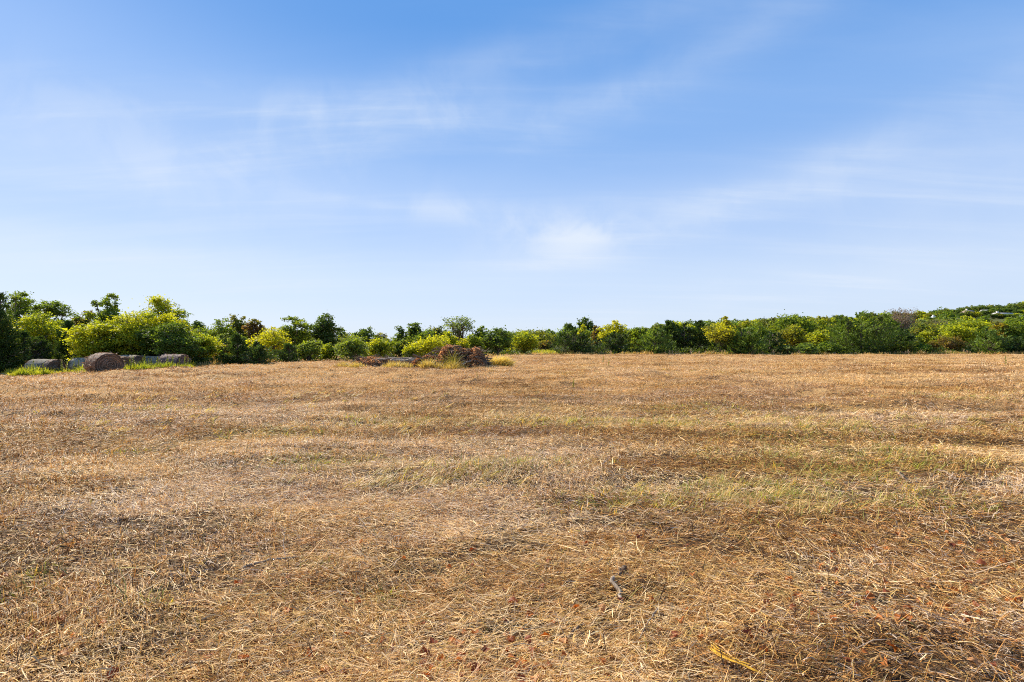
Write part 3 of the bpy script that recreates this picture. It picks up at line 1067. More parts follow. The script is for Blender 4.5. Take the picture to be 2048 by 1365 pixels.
# undergrowth: low bushes hugging the edge of the field
def undergrowth():
    rng = np.random.default_rng(77)
    acc = Acc()
    edge = [(-40, 43), (60, 43), (380, 43), (470, 47.5), (560, 50.5), (650, 57), (760, 60), (900, 66), (990, 82), (1050, 87), (1062, 90)]
    edge2 = [(1112, 96), (1160, 93), (1300, 91.5), (1500, 91.5), (1800, 91.5), (2060, 91.5), (2150, 91.5)]
    for e, n in ((edge, 5000), (edge2, 6500)):
        e = np.array(e, float)
        px = rng.uniform(e[0, 0], e[-1, 0], n)
        Y = np.interp(px, e[:, 0], e[:, 1]) + rng.uniform(0, 3.0, n)
        x = (px - 1024) / F_PX * Y
        hh = 0.55 + 1.1 * np.clip(fbm(x / 2.0, Y / 2.0, 71, 2) + 0.3, 0, 1)
        z = h_base(x, Y) + hh * rng.random(n) ** 0.7
        v, f = leaves(rng, np.stack([x, Y, z], 1), 0.0024 * 75, 0.6, 0.5)
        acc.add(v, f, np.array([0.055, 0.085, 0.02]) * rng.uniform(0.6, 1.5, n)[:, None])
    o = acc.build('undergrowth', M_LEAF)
    tag(o, 'low dark undergrowth at the feet of the trees along the field', 'undergrowth', kind='stuff')


undergrowth()


def margin_grass():
    """uncut dry and green grass along the ragged edge of the mowing"""
    rng = np.random.default_rng(78)
    acc = Acc()
    e1 = np.array([(376, 42), (470, 46), (560, 49.5), (650, 56), (760, 58.5), (900, 64), (990, 79), (1062, 86)], float)
    e2 = np.array([(1062, 92), (1112, 93), (1160, 91), (1300, 89.5), (1500, 89), (1800, 89.5), (2060, 89), (2150, 89)], float)
    for e, n in ((e1, 5200), (e2, 9500)):
        px = rng.uniform(e[0, 0], e[-1, 0], n)
        Y = np.interp(px, e[:, 0], e[:, 1])
        x = (px - 1024) / F_PX * Y
        Y = Y + 2.6 * vnoise(x / 3.1, Y * 0, 5) + 1.3 * vnoise(x / 0.9, Y * 0, 6) + rng.exponential(0.7, n)
        tall = np.clip(0.40 + 0.9 * vnoise(x / 1.7, Y / 2.0, 7) + 0.5 * vnoise(x / 0.5, Y / 0.7, 8), 0.06, 1.1)
        gr = (rng.random(n) < np.clip(0.30 + 0.8 * vnoise(x / 2.3, Y / 2, 9), 0, 1))[:, None]
        col = np.where(gr, np.array([0.20, 0.24, 0.05]), np.array([0.56, 0.40, 0.17])) * rng.uniform(0.6, 1.25, n)[:, None]
        acc.add(*blades(np.stack([x, Y, h(x, Y) - 0.03], 1), rng.uniform(-PI, PI, n), rng.uniform(0.7, 1.5, n), tall * rng.uniform(0.5, 1.2, n), 0.0007 * Y * rng.uniform(0.6, 1.5, n), rng.uniform(-0.8, 0.1, n), rng, col))
    o = acc.build('uncut_grass', M_GRASS)
    tag(o, 'ragged uncut dry grass along the far edge of the mown field', 'grass', kind='stuff')


margin_grass()

# ------------------------------------------------------------------ hill: houses first, then the trees round them
def mat_plain(name, c, rough=0.8, scale=3.0, var=0.12):
    m = bpy.data.materials.new(name)
    m.use_nodes = True
    g = NT(m.node_tree)
    out = g.n('ShaderNodeOutputMaterial')
    bs = g.n('ShaderNodeBsdfPrincipled')
    tc = g.n('ShaderNodeTexCoord')
    nz = g.noise(tc.outputs['Object'], scale, 5, 0.6)
    lo = tuple(q * (1 - var) for q in c)
    hi = tuple(min(1, q * (1 + var)) for q in c)
    g.put(bs.inputs['Base Color'], g.mix(nz, (*lo, 1), (*hi, 1)))
    bs.inputs['Roughness'].default_value = rough
    g.t.links.new(bs.outputs[0], out.inputs[0])
    return m


M_ROOF_W = mat_plain('pale_metal_roof', (0.40, 0.40, 0.41), 0.7)
M_ROOF_G = mat_plain('grey_roof', (0.46, 0.50, 0.57), 0.6)
M_ROOF_R = mat_plain('rust_roof', (0.30, 0.225, 0.19), 0.8)
M_WALL = mat_plain('cream_wall', (0.70, 0.66, 0.60), 0.85)
M_GLASS = mat_plain('dark_pane', (0.05, 0.06, 0.08), 0.1)


def box(acc, x0, x1, y0, y1, z0, z1):
    v = [(x0, y0, z0), (x1, y0, z0), (x1, y1, z0), (x0, y1, z0), (x0, y0, z1), (x1, y0, z1), (x1, y1, z1), (x0, y1, z1)]
    f = [(0, 3, 2, 1), (4, 5, 6, 7), (0, 1, 5, 4), (1, 2, 6, 5), (2, 3, 7, 6), (3, 0, 4, 7)]
    acc.add(v, f, (0.5, 0.5, 0.5))


def house(px, py, Y, wpx, roofm, label, rz=0.0, hip=True, dep=9.0, rise=2.6, chim=True):
    """py is the photo row of the ridge"""
    x = (px - 1024) / F_PX * Y
    z = EYE + (HORIZON - py) / F_PX * Y
    w = wpx / F_PX * Y / 2
    d = dep / 2
    wall_h = 4.2
    base = float(h_base(x, Y)) - 0.5
    eave = z - rise
    root = empty('house', (x, Y, base), rz)
    tag(root, label, 'house', 'houses among the trees')
    a = Acc()
    box(a, -w, w, -d, d, 0, eave - base)
    wl = a.build('wall', M_WALL, root)
    a = Acc()
    o_ = 0.3
    zt = eave - base + 0.003
    k = w * 0.62 if hip else w + o_
    kk = k if hip else w + o_
    v = [(-w - o_, -d - o_, zt), (w + o_, -d - o_, zt), (w + o_, d + o_, zt), (-w - o_, d + o_, zt), (-kk, 0, zt + rise), (kk, 0, zt + rise), (-kk, 0.02, zt + rise), (kk, 0.02, zt + rise)]
    f = [(0, 1, 5, 4), (3, 6, 7, 2), (0, 4, 6, 3), (1, 2, 7, 5), (0, 3, 2, 1), (4, 5, 7, 6)]
    a.add(v, f, (0.5, 0.5, 0.5))
    rf = a.build('roof', roofm, root)
    if chim:
        a = Acc()
        box(a, -w * 0.8, -w * 0.8 + 1.1, -0.9, 0.2, zt + 0.3, zt + rise + 0.9)
        box(a, -w * 0.8 - 0.1, -w * 0.8 + 1.2, -1.0, 0.3, zt + rise + 0.903, zt + rise + 1.05)
        a.build('chimney', M_WALL, rf)
    for q in np.linspace(-w * 0.7, w * 0.7, 4):
        a = Acc()
        box(a, q - 0.7, q + 0.7, -d - 0.06, -d - 0.003, eave - base - 2.3, eave - base - 0.7)
        wn = a.build('window', M_WALL, root)
        a = Acc()
        box(a, q - 0.58, q + 0.58, -d - 0.09, -d - 0.063, eave - base - 2.18, eave - base - 0.82)
        a.build('pane', M_GLASS, wn)
    return px - wpx / 2, px + wpx / 2, Y, z - rise * 0.75


HOUSES = [
    house(1938, 621, 430, 22, M_ROOF_R, 'house with rust brown roof and white chimney high on the hillside', 0.35, False, 8, 2.2),
    house(1975, 620, 445, 20, M_ROOF_W, 'house with bright white roof beside the rust roofed one', -0.25, False, 8, 1.9, False),
    house(2007, 626, 410, 40, M_ROOF_W, 'wide low house with pale gabled roof and white chimney on the hillside', 0.12, False, 9, 2.0),
    house(1868, 633, 420, 9, M_ROOF_G, 'tiny pale house half hidden by trees lower on the hillside', 0.2, False, 7, 2.2, True),
    house(2046, 629, 400, 18, M_ROOF_G, 'grey green roofed house cut by the frame edge on the hillside', 0.1, False, 8, 2.0, False),
]
HOUSES.append(house(405, 668, 118, 30, M_ROOF_G, 'grey roofed farmhouse glimpsed between trees past the hay bales', 0.15, False, 7, 1.6, False))


def hill_trees():
    rng = np.random.default_rng(31)
    protos = []
    for i in range(8):
        cset = [('green', 'bright'), ('dark', 'green'), ('olive', 'green'), ('bright', 'lime'), ('green', 'olive'), ('dark', 'dark'), ('soft', 'green'), ('olive', 'lime')][i]
        wood, lv = broad('broadleaf_tree', rng, 9.0, 9.5, 0.42, PAL[cset[0]], PAL[cset[1]], 0.05)
        root = empty('broadleaf_tree', (0, 0, -50))
        tag(root, 'round headed tree among many on the far wooded hillside', 'tree', 'trees covering the far hillside')
        a = wood.build('trunk', M_BARK, root, True)
        b = lv.build('crown', M_LEAF, root)
        protos.append((root, (a, b)))
    pts = []
    used = set()
    tries = 0
    while len(pts) < 92 and tries < 12000:
        tries += 1
        Y = 190 + 290 * rng.random() ** 0.8
        px = rng.uniform(1180, 2090)
        x = (px - 1024) / F_PX * Y
        zb = float(h_base(x, Y))
        H = rng.uniform(7.0, 11.5)
        W = H * rng.uniform(0.9, 1.35)
        top = HORIZON - (zb + H - EYE) / Y * F_PX
        if top > 650:
            continue
        if any((x - a) ** 2 + (Y - b) ** 2 < 5.2 ** 2 for a, b in pts):
            continue
        wp = W / Y * F_PX / 2
        bad = False
        for a, b, hy, hz in HOUSES:
            low = HORIZON - (hz - EYE) / hy * F_PX
            if Y < hy + 6 and px + wp * 0.8 > a and px - wp * 0.8 < b and top < low:
                bad = True
            if abs(Y - hy) < 12 and px + wp > a and px - wp < b:
                bad = True
        if bad:
            continue
        pts.append((x, Y))
        i = int(rng.integers(0, 8))
        root, parts = protos[i]
        sc = (W / 9.5, W / 9.5, H / 9.0)
        if i not in used:
            used.add(i)
            root.location = (x, Y, zb - 0.2)
            root.scale = sc
            root.rotation_euler = (0, 0, rng.uniform(0, 6.28))
        else:
            copy_thing(root, parts, (x, Y, zb - 0.2), rng.uniform(0, 6.28), sc)


hill_trees()


def house_trees():
    """trees standing close in front of the hillside houses, up to the eaves"""
    src = [o for o in COL.objects if o.get('group') == 'trees covering the far hillside'][:8]
    src = [(o, [c for c in COL.objects if c.parent == o]) for o in src]
    rng = np.random.default_rng(66)
    for a, b, hy, hz in HOUSES[:-1]:
        for q in np.arange(a - 4, b + 8, 12):
            Y = hy + rng.uniform(13, 20)
            px = q + rng.uniform(-2, 2)
            x = (px - 1024) / F_PX * Y
            zb = float(h_base(x, Y)) - 0.2
            H = min(max(EYE + (hz - EYE) * Y / hy - zb + rng.uniform(4.0, 6.0), 5.0), 14.0)
            root, parts = src[int(rng.integers(0, 8))]
            W = rng.uniform(7.5, 10)
            copy_thing(root, parts, (x, Y, zb), rng.uniform(0, 6), (W / 9.5, W / 9.5, H / 9.0))
        k = max(3, int((b - a) / 8))
        for q in np.linspace(a - 2, b + 2, k):
            Y = hy - rng.uniform(11, 18)
            px = q + rng.uniform(-3, 3)
            x = (px - 1024) / F_PX * Y
            zb = float(h_base(x, Y)) - 0.2
            H = EYE + (hz - EYE) * Y / hy - zb + rng.uniform(0.0, 1.5)
            if H < 3:
                continue
            root, parts = src[int(rng.integers(0, 8))]
            W = rng.uniform(6.5, 9)
            copy_thing(root, parts, (x, Y, zb), rng.uniform(0, 6), (W / 9.5, W / 9.5, H / 9.0))

    # the crest of the hill
    CX = [1230, 1300, 1360, 1420, 1500, 1560, 1640, 1700, 1750, 1840, 1880, 1905, 1940, 1990, 2020, 2045, 2120, 2200]
    CT = [659, 655, 650, 647, 643, 640, 636, 632, 629, 622, 618, 615, 612, 609, 605, 602, 598, 596]
    for q in np.arange(1236, 2090, 14):
        Y = rng.uniform(490, 530)
        px = q + rng.uniform(-4, 4)
        x = (px - 1024) / F_PX * Y
        zb = float(h_base(x, Y)) - 0.2
        tp = float(np.interp(px, CX, CT)) + rng.normal(1.5, 2.0)
        H = EYE + (HORIZON - tp) / F_PX * Y - zb
        if H < 4:
            continue
        H = min(H, 16.0)
        root, parts = src[int(rng.integers(0, 8))]
        W = rng.uniform(9, 14)
        copy_thing(root, parts, (x, Y, zb), rng.uniform(0, 6), (W / 9.5, W / 9.5, H / 9.0))


house_trees()

# ------------------------------------------------------------------ hay bales
def mat_hay_end():
    m = bpy.data.materials.new('rolled_hay')
    m.use_nodes = True
    g = NT(m.node_tree)
    out = g.n('ShaderNodeOutputMaterial')
    bs = g.n('ShaderNodeBsdfPrincipled')
    tc = g.n('ShaderNodeTexCoord')
    at = g.n('ShaderNodeAttribute', attribute_name='tint')
    nz = g.noise(tc.outputs['Object'], 14.0, 8, 0.7)
    dk = g.mix(1.0, at.outputs['Color'], (0.45, 0.42, 0.40, 1), 'MULTIPLY')
    g.put(bs.inputs['Base Color'], g.mix(g.smooth(nz, 0.35, 0.65), dk, at.outputs['Color']))
    bs.inputs['Roughness'].default_value = 0.9
    bp = g.n('ShaderNodeBump')
    bp.inputs['Strength'].default_value = 0.9
    bp.inputs['Distance'].default_value = 0.04
    g.put(bp.inputs['Height'], nz)
    g.t.links.new(bp.outputs[0], bs.inputs['Normal'])
    g.t.links.new(bs.outputs[0], out.inputs[0])
    return m


def mat_net():
    m = bpy.data.materials.new('net_wrap')
    m.use_nodes = True
    g = NT(m.node_tree)
    out = g.n('ShaderNodeOutputMaterial')
    bs = g.n('ShaderNodeBsdfPrincipled')
    tc = g.n('ShaderNodeTexCoord')
    at = g.n('ShaderNodeAttribute', attribute_name='tint')
    nz = g.noise(tc.outputs['Object'], 5.0, 6, 0.65)
    g.put(bs.inputs['Base Color'], g.mix(g.smooth(nz, 0.42, 0.66), at.outputs['Color'], (0.13, 0.095, 0.065, 1)))
    bs.inputs['Roughness'].default_value = 0.9
    bs.inputs['Specular IOR Level'].default_value = 0.1
    bp = g.n('ShaderNodeBump')
    bp.inputs['Strength'].default_value = 0.5
    bp.inputs['Distance'].default_value = 0.03
    g.put(bp.inputs['Height'], nz)
    g.t.links.new(bp.outputs[0], bs.inputs['Normal'])
    g.t.links.new(bs.outputs[0], out.inputs[0])
    return m


M_HAY = mat_hay_end()
M_NET = mat_net()


def bale_profile(a, dia, hgt):
    """outline of a slumped round bale: wide and flat at the foot"""
    x = np.cos(a) * dia / 2
    z = np.sin(a)
    zz = np.where(z >= 0, z * hgt * 0.56, z * hgt * 0.44)
    x = x * np.where(z < 0, 1 + 0.08 * (-z), 1.0 - 0.14 * z * z)
    return x, np.maximum(zz + hgt * 0.44, 0.0)


def bale(px, Y, yaw, dia, top, length, label, net=None, span=(0.12, 0.9), hay=(0.30, 0.20, 0.13), seed=0):
    rng = np.random.default_rng(500 + seed)
    x = (px - 1024) / F_PX * Y
    zb = float(h_base(x, Y)) - 0.03
    hgt = EYE + (HORIZON - top) / F_PX * Y - zb
    root = empty('hay_bale', (x, Y, zb), yaw)
    tag(root, label, 'hay bale', 'round hay bales lying in tall weeds')
    n, k = 56, 14
    a = np.linspace(0, 2 * PI, n, endpoint=False)
    acc = Acc()
    # curved side
    ring = []
    for j in range(k):
        t = j / (k - 1)
        y = (t - 0.5) * length
        edge = 1 - 0.025 * (abs(t - 0.5) * 2) ** 6
        bx, bz = bale_profile(a, dia, hgt)
        nzz = 1 + 0.05 * vnoise(a * 2.0, np.full(n, t * 3.0), seed + 3) + 0.05 * vnoise(a * 5.0, np.full(n, t * 6.0), seed + 13) + 0.035 * vnoise(a * 9, np.full(n, t * 13.0), seed + 4)
        cz = hgt * 0.44
        ring.append(np.stack([bx * nzz * edge, np.full(n, y), np.maximum(cz + (bz - cz) * nzz * edge, 0)], 1))
    ring = np.array(ring)
    i = np.arange(k - 1)[:, None] * n
    j = np.arange(n)[None, :]
    f = np.stack([i + j, i + (j + 1) % n, i + n + (j + 1) % n, i + n + j], -1).reshape(-1, 4)
    hay = np.array(hay)
    acc.add(ring.reshape(-1, 3), f[:, ::-1], hay * rng.uniform(0.75, 1.25, len(f))[:, None])
    side = acc.build('hay_roll', M_HAY, root, True)
    # ends: spiral layers seen edge on
    for sgn, jj in ((-1, 0), (1, k - 1)):
        ac = Acc()
        rim = ring[jj]
        cen = np.array([0, rim[0, 1], hgt * 0.47])
        nr = 30
        vv = []
        for q in range(nr + 1):
            s = 1 - q / nr * 0.985
            ph = q + a / (2 * PI) * 2
            bulge = sgn * (0.06 * (1 - s) + 0.035 * np.cos(ph * 2 * PI / 4.3) + 0.05 * vnoise(a * 2 + s * 4, np.full(n, s * 9), seed + 8))
            p = cen + (rim - cen) * s
            if q:
                p[:, 1] += bulge
            vv.append(p)
        vv = np.array(vv)
        i2 = np.arange(nr)[:, None] * n
        ff = np.stack([i2 + j, i2 + (j + 1) % n, i2 + n + (j + 1) % n, i2 + n + j], -1).reshape(-1, 4)
        ph = (np.arange(nr)[:, None] + a[None, :] / (2 * PI) * 2)
        ph = ph + 3.0 * vnoise(np.arange(nr)[:, None] * 0.21 + 0 * a[None, :], a[None, :] * 1.3, seed + 21)
        tone = 0.95 + 0.55 * np.cos(ph * 2 * PI / 4.9) * (0.85 + 0.3 * rng.random((nr, n)))
        cc = hay * tone.reshape(-1, 1) * rng.uniform(0.92, 1.08, nr * n)[:, None]
        ac.add(vv.reshape(-1, 3), ff if sgn < 0 else ff[:, ::-1], cc)
        ac.build('spiral_end', M_HAY, root, False)
    if net is not None:
        ac = Acc()
        kk = 12
        t = np.linspace(span[0], span[1], kk)
        vv = []
        for tt in t:
            w0 = tt * (k - 1)
            j0 = min(int(w0), k - 2)
            p = ring[j0] * (1 - (w0 - j0)) + ring[j0 + 1] * (w0 - j0)
            cz = hgt * 0.44
            p = p.copy()
            p[:, 0] *= 1.022
            p[:, 2] = np.maximum(cz + (p[:, 2] - cz) * 1.025, -0.02)
            vv.append(p)
        vv = np.array(vv)
        i2 = np.arange(kk - 1)[:, None] * n
        ff = np.stack([i2 + j, i2 + (j + 1) % n, i2 + n + (j + 1) % n, i2 + n + j], -1).reshape(-1, 4)[:, ::-1]
        ac.add(vv.reshape(-1, 3), ff, np.array(net) * rng.uniform(0.85, 1.15, len(ff))[:, None])
        ac.build('net_wrap', M_NET, root, True)
    # loose wisps
    m = 1500
    jj = rng.integers(0, k, m)
    ii = rng.integers(0, n, m)
    base = ring[jj, ii]
    az = rng.uniform(-PI, PI, m)
    if net is not None:
        t = jj / (k - 1)
        sel = (t < span[0]) | (t > span[1])
        base, az = base[sel], az[sel]
        m = len(base)
    if m:
        ac = Acc()
        col = hay * rng.uniform(0.8, 2.0, m)[:, None] * np.array([1.1, 1.0, 0.85])
        ac.add(*blades(base - np.array([0, 0, 0.01]), az, rng.uniform(-0.9, 0.5, m), rng.uniform(0.10, 0.28, m), rng.uniform(0.012, 0.03, m), rng.uniform(-0.9, 0.1, m), rng, col))
        w = ac.build('loose_hay', M_STRAW, root)
        w['kind'] = 'stuff'
    return root


def yaw_for(px, turn):
    """yaw so that the -Y end looks at the camera, then turned towards the viewer's right by `turn` degrees"""
    b = math.atan2((px - 1024) / F_PX, 1.0)
    return -b + R(turn)


BROWN = (0.26, 0.178, 0.12)
bale(209, 34.5, yaw_for(209, 24), 1.70, 706, 1.35, 'shaggy brown unwrapped round bale with its spiral end showing, nearest the mown field', None, seed=1, hay=BROWN)
bale(91, 39.0, yaw_for(91, 50), 1.75, 719, 1.6, 'round bale with blue grey net wrap standing apart before dark cedars', (0.23, 0.22, 0.165), (0.24, 0.97), seed=2, hay=BROWN)
bale(172, 40.5, yaw_for(172, 60), 1.6, 716, 1.5, 'white netted bale half hidden behind the shaggy brown bale', (0.34, 0.30, 0.21), (0.06, 0.97), seed=3, hay=BROWN)
bale(238, 38.5, yaw_for(238, 35), 1.5, 714, 1.2, 'brown bale squeezed between the shaggy bale and a grey wrapped bale', None, seed=4, hay=BROWN)
bale(260, 40.5, yaw_for(260, 48), 1.65, 711, 1.55, 'grey wrapped bale with dark end beside the shaggy brown bale', (0.30, 0.26, 0.175), (0.05, 0.9), seed=5, hay=BROWN)
bale(283, 43.0, yaw_for(283, 48), 1.4, 711, 1.1, 'small sliver of a bale peeping out behind the grey wrapped bale', (0.40, 0.36, 0.32), (0.1, 0.6), seed=6, hay=BROWN)
bale(313, 41.5, yaw_for(313, 62), 1.5, 713, 1.5, 'pale grey netted bale touching the last brown bale', (0.30, 0.26, 0.17), (0.04, 0.97), seed=7, hay=BROWN)
bale(348, 40.0, yaw_for(348, 52), 1.55, 709, 1.5, 'brown weathered bale at the end of the row under a dark tree', None, seed=8, hay=(0.24, 0.165, 0.13))


# ------------------------------------------------------------------ weeds round the bales
def weeds():
    rng = np.random.default_rng(91)
    acc = Acc()
    fe = np.array([(18, 753), (60, 752), (120, 750.5), (170, 748.5), (245, 746), (300, 743), (378, 737)], float)
    n = 34000
    px = rng.uniform(14, 384, n)
    py = np.interp(px, fe[:, 0], fe[:, 1])
    Y0 = np.array([ground_hit(a, b)[1] for a, b in zip(np.linspace(14, 384, 60), np.interp(np.linspace(14, 384, 60), fe[:, 0], fe[:, 1]))])
    Yf = np.interp(px, np.linspace(14, 384, 60), Y0)
    Yf = np.minimum(Yf, 38.0)
    dep = rng.random(n) ** 1.2 * np.clip(43.0 - Yf, 2, 9)
    Y = Yf + dep
    x = (px - 1024) / F_PX * Y
    clump = fbm(x / 1.1, Y / 1.1, 55, 3)
    tallness = np.clip(0.30 + 0.66 * clump + 0.02 * np.minimum(dep, 4), 0.12, 0.80)
    inbale = np.zeros(n, bool)
    for a, b in ((209, 34.5),):
        inbale |= (np.abs(px - a) < 34) & (Y < b + 1) & (Y > b - 1.2)
    L = tallness * rng.uniform(0.5, 1.2, n)
    L[inbale] *= 0.45
    yel = np.array([0.40, 0.36, 0.06])
    grn = np.array([0.21, 0.27, 0.04])
    m = np.clip(rng.normal(0.5, 0.3, n) + clump, 0, 1)[:, None]
    col = (yel * (1 - m) + grn * m) * rng.uniform(0.7, 1.3, n)[:, None]
    acc.add(*blades(np.stack([x, Y, h_base(x, Y) - 0.03], 1), rng.uniform(-PI, PI, n), rng.uniform(0.7, 1.5, n), L, rng.uniform(0.02, 0.05, n), rng.uniform(-0.7, 0.1, n), rng, col))
    # the grassy gap further back
    n = 2500
    px = rng.uniform(1064, 1116, n)
    Y = rng.uniform(98, 128, n)
    x = (px - 1024) / F_PX * Y
    col = (yel * 0.5 + grn * 0.5) * rng.uniform(0.8, 1.4, n)[:, None]
    acc.add(*blades(np.stack([x, Y, h_base(x, Y) - 0.03], 1), rng.uniform(-PI, PI, n), rng.uniform(0.7, 1.5, n), rng.uniform(0.3, 0.9, n), rng.uniform(0.06, 0.12, n), rng.uniform(-0.7, 0.1, n), rng, col))
    o = acc.build('weeds', M_LEAF)
    tag(o, 'yellow-green weeds and uncut grass growing round the hay bales', 'weeds', kind='stuff')


weeds()


def weed_proto(seed, H=1.0):
    rng = np.random.default_rng(seed)
    root = empty('tall_weed', (0, 0, 0))
    st = Acc()
    path = np.stack([rng.normal(0, 0.02, 6).cumsum(), rng.normal(0, 0.02, 6).cumsum(), np.linspace(0, H, 6)], 1)
    st.add(*tube(path, np.linspace(0.018, 0.006, 6), 5), (0.2, 0.2, 0.05))
    a = st.build('stem', M_STRAW, root)
    lf = Acc()
    n = 150
    t = rng.beta(1.5, 1.0, n)
    p = np.stack([np.interp(t * H, path[:, 2], path[:, 0]), np.interp(t * H, path[:, 2], path[:, 1]), t * H], 1)
    lf.add(*blades(p, rng.uniform(-PI, PI, n), rng.uniform(0.2, 1.1, n), rng.uniform(0.07, 0.2, n) * (1.25 - t), np.full(n, 0.035), rng.uniform(-0.8, 0, n), rng,
                   np.array([0.17, 0.22, 0.04]) * rng.uniform(0.7, 1.4, n)[:, None]))
    b = lf.build('foliage', M_LEAF, root)
    return root, (a, b)


def tall_weeds():
    rng = np.random.default_rng(17)
    protos = [weed_proto(60 + i) for i in range(3)]
    spots = [(66, 36), (88, 35), (128, 36), (137, 37), (148, 37.5), (158, 38), (252, 35.5), (262, 36), (270, 36.5), (280, 37), (287, 37), (291, 38.5), (296, 37), (303, 37.5), (311, 37.5), (322, 37.8), (336, 37.8), (342, 37.6),
             (357, 38), (369, 38.2), (375, 38.5)]
    tag_ = 'slender green weed standing among the grass before the grey bales'
    first = set()
    for k, (px, Y) in enumerate(spots):
        x = (px - 1024) / F_PX * Y
        i = k % 3
        Hh = rng.uniform(0.75, 1.05) * (1.45 if px == 291 else 1.0)
        lab = 'tallest green weed spike, standing between the grey bales' if px == 291 else ('slender green weed standing beside the netted bale before the cedars' if px < 170 else tag_)
        grp = None if px == 291 else ('slender weeds by the netted bale' if px < 170 else 'slender weeds before the grey bales')
        root, parts = protos[i]
        loc = (x, Y, float(h_base(x, Y)) - 0.03)
        if i in first:
            r = copy_thing(root, parts, loc, rng.uniform(0, 6.28), (Hh, Hh, Hh))
        else:
            first.add(i)
            r = root
            r.location = loc
            r.scale = (Hh, Hh, Hh)
        r['label'] = lab
        r['category'] = 'weed'
        if grp:
            r['group'] = grp
        elif 'group' in r:
            del r['group']
    # stray plants out in the field
    for px, py, s, lab in ((1206, 726, 0.7, 'lone yellowish weed standing in the field beyond the brush pile'), (1217, 737, 0.5, 'short lone weed just before the taller lone weed in the field'),
                           (1146, 778, 0.45, 'small green plant in the middle of the straw field'), (955, 763, 0.4, 'small green sprig in the straw field below the brush pile'),
                           (2012, 731, 0.7, 'lone weed standing in the field before the bright feathery cedar')):
        x, Y = ground_hit(px, py)
        root, parts = protos[1]
        r = copy_thing(root, parts, (x, Y, float(h(x, Y)) - 0.03), rng.uniform(0, 6), (s, s, s))
        r['label'] = lab
        if 'group' in r:
            del r['group']


tall_weeds()


# pale dry stalks standing along the far edge of the field
def edge_stalks():
    rng = np.random.default_rng(29)
    root = empty('dry_stalk', (0, 0, 0))
    a = Acc()
    for i in range(5):
        p = np.stack([np.linspace(0, rng.normal(0, 0.16), 5), np.linspace(0, rng.normal(0, 0.16), 5), np.linspace(0, rng.uniform(0.6, 1.0), 5)], 1)
        a.add(*tube(p, np.linspace(0.03, 0.018, 5), 4), (0.55, 0.44, 0.28))
    n = 60
    t = rng.uniform(0.5, 1, n)
    p = np.stack([rng.normal(0, 0.07, n), rng.normal(0, 0.07, n), t * 0.9], 1)
    a.add(*blades(p, rng.uniform(-PI, PI, n), rng.uniform(0.3, 1.4, n), rng.uniform(0.1, 0.3, n), np.full(n, 0.04), rng.uniform(-0.5, 0.2, n), rng, np.array([0.55, 0.42, 0.25]) * rng.uniform(0.7, 1.2, n)[:, None]))
    s0 = a.build('stalk', M_STRAW, root)
    first = True
    pxs = np.concatenate([[1163, 1180, 1188, 1221, 1247], np.array([1330, 1339, 1345, 1367, 1381, 1398, 1410]), rng.uniform(1420, 2048, 26)])
    for px in pxs:
        Y = rng.uniform(88.5, 91)
        x = (px - 1024) / F_PX * Y
        s = rng.uniform(0.35, 0.85)
        loc = (x, Y, float(h(x, Y)) - 0.04)
        if first:
            r = root
            r.location = loc
            r.scale = (s, s, s)
            first = False
        else:
            r = copy_thing(root, (s0,), loc, rng.uniform(0, 6), (s, s, s))
        tag(r, 'pale dry stalk standing at the foot of the cedars along the far field edge', 'stalk', 'dry stalks along the far field edge')


edge_stalks()


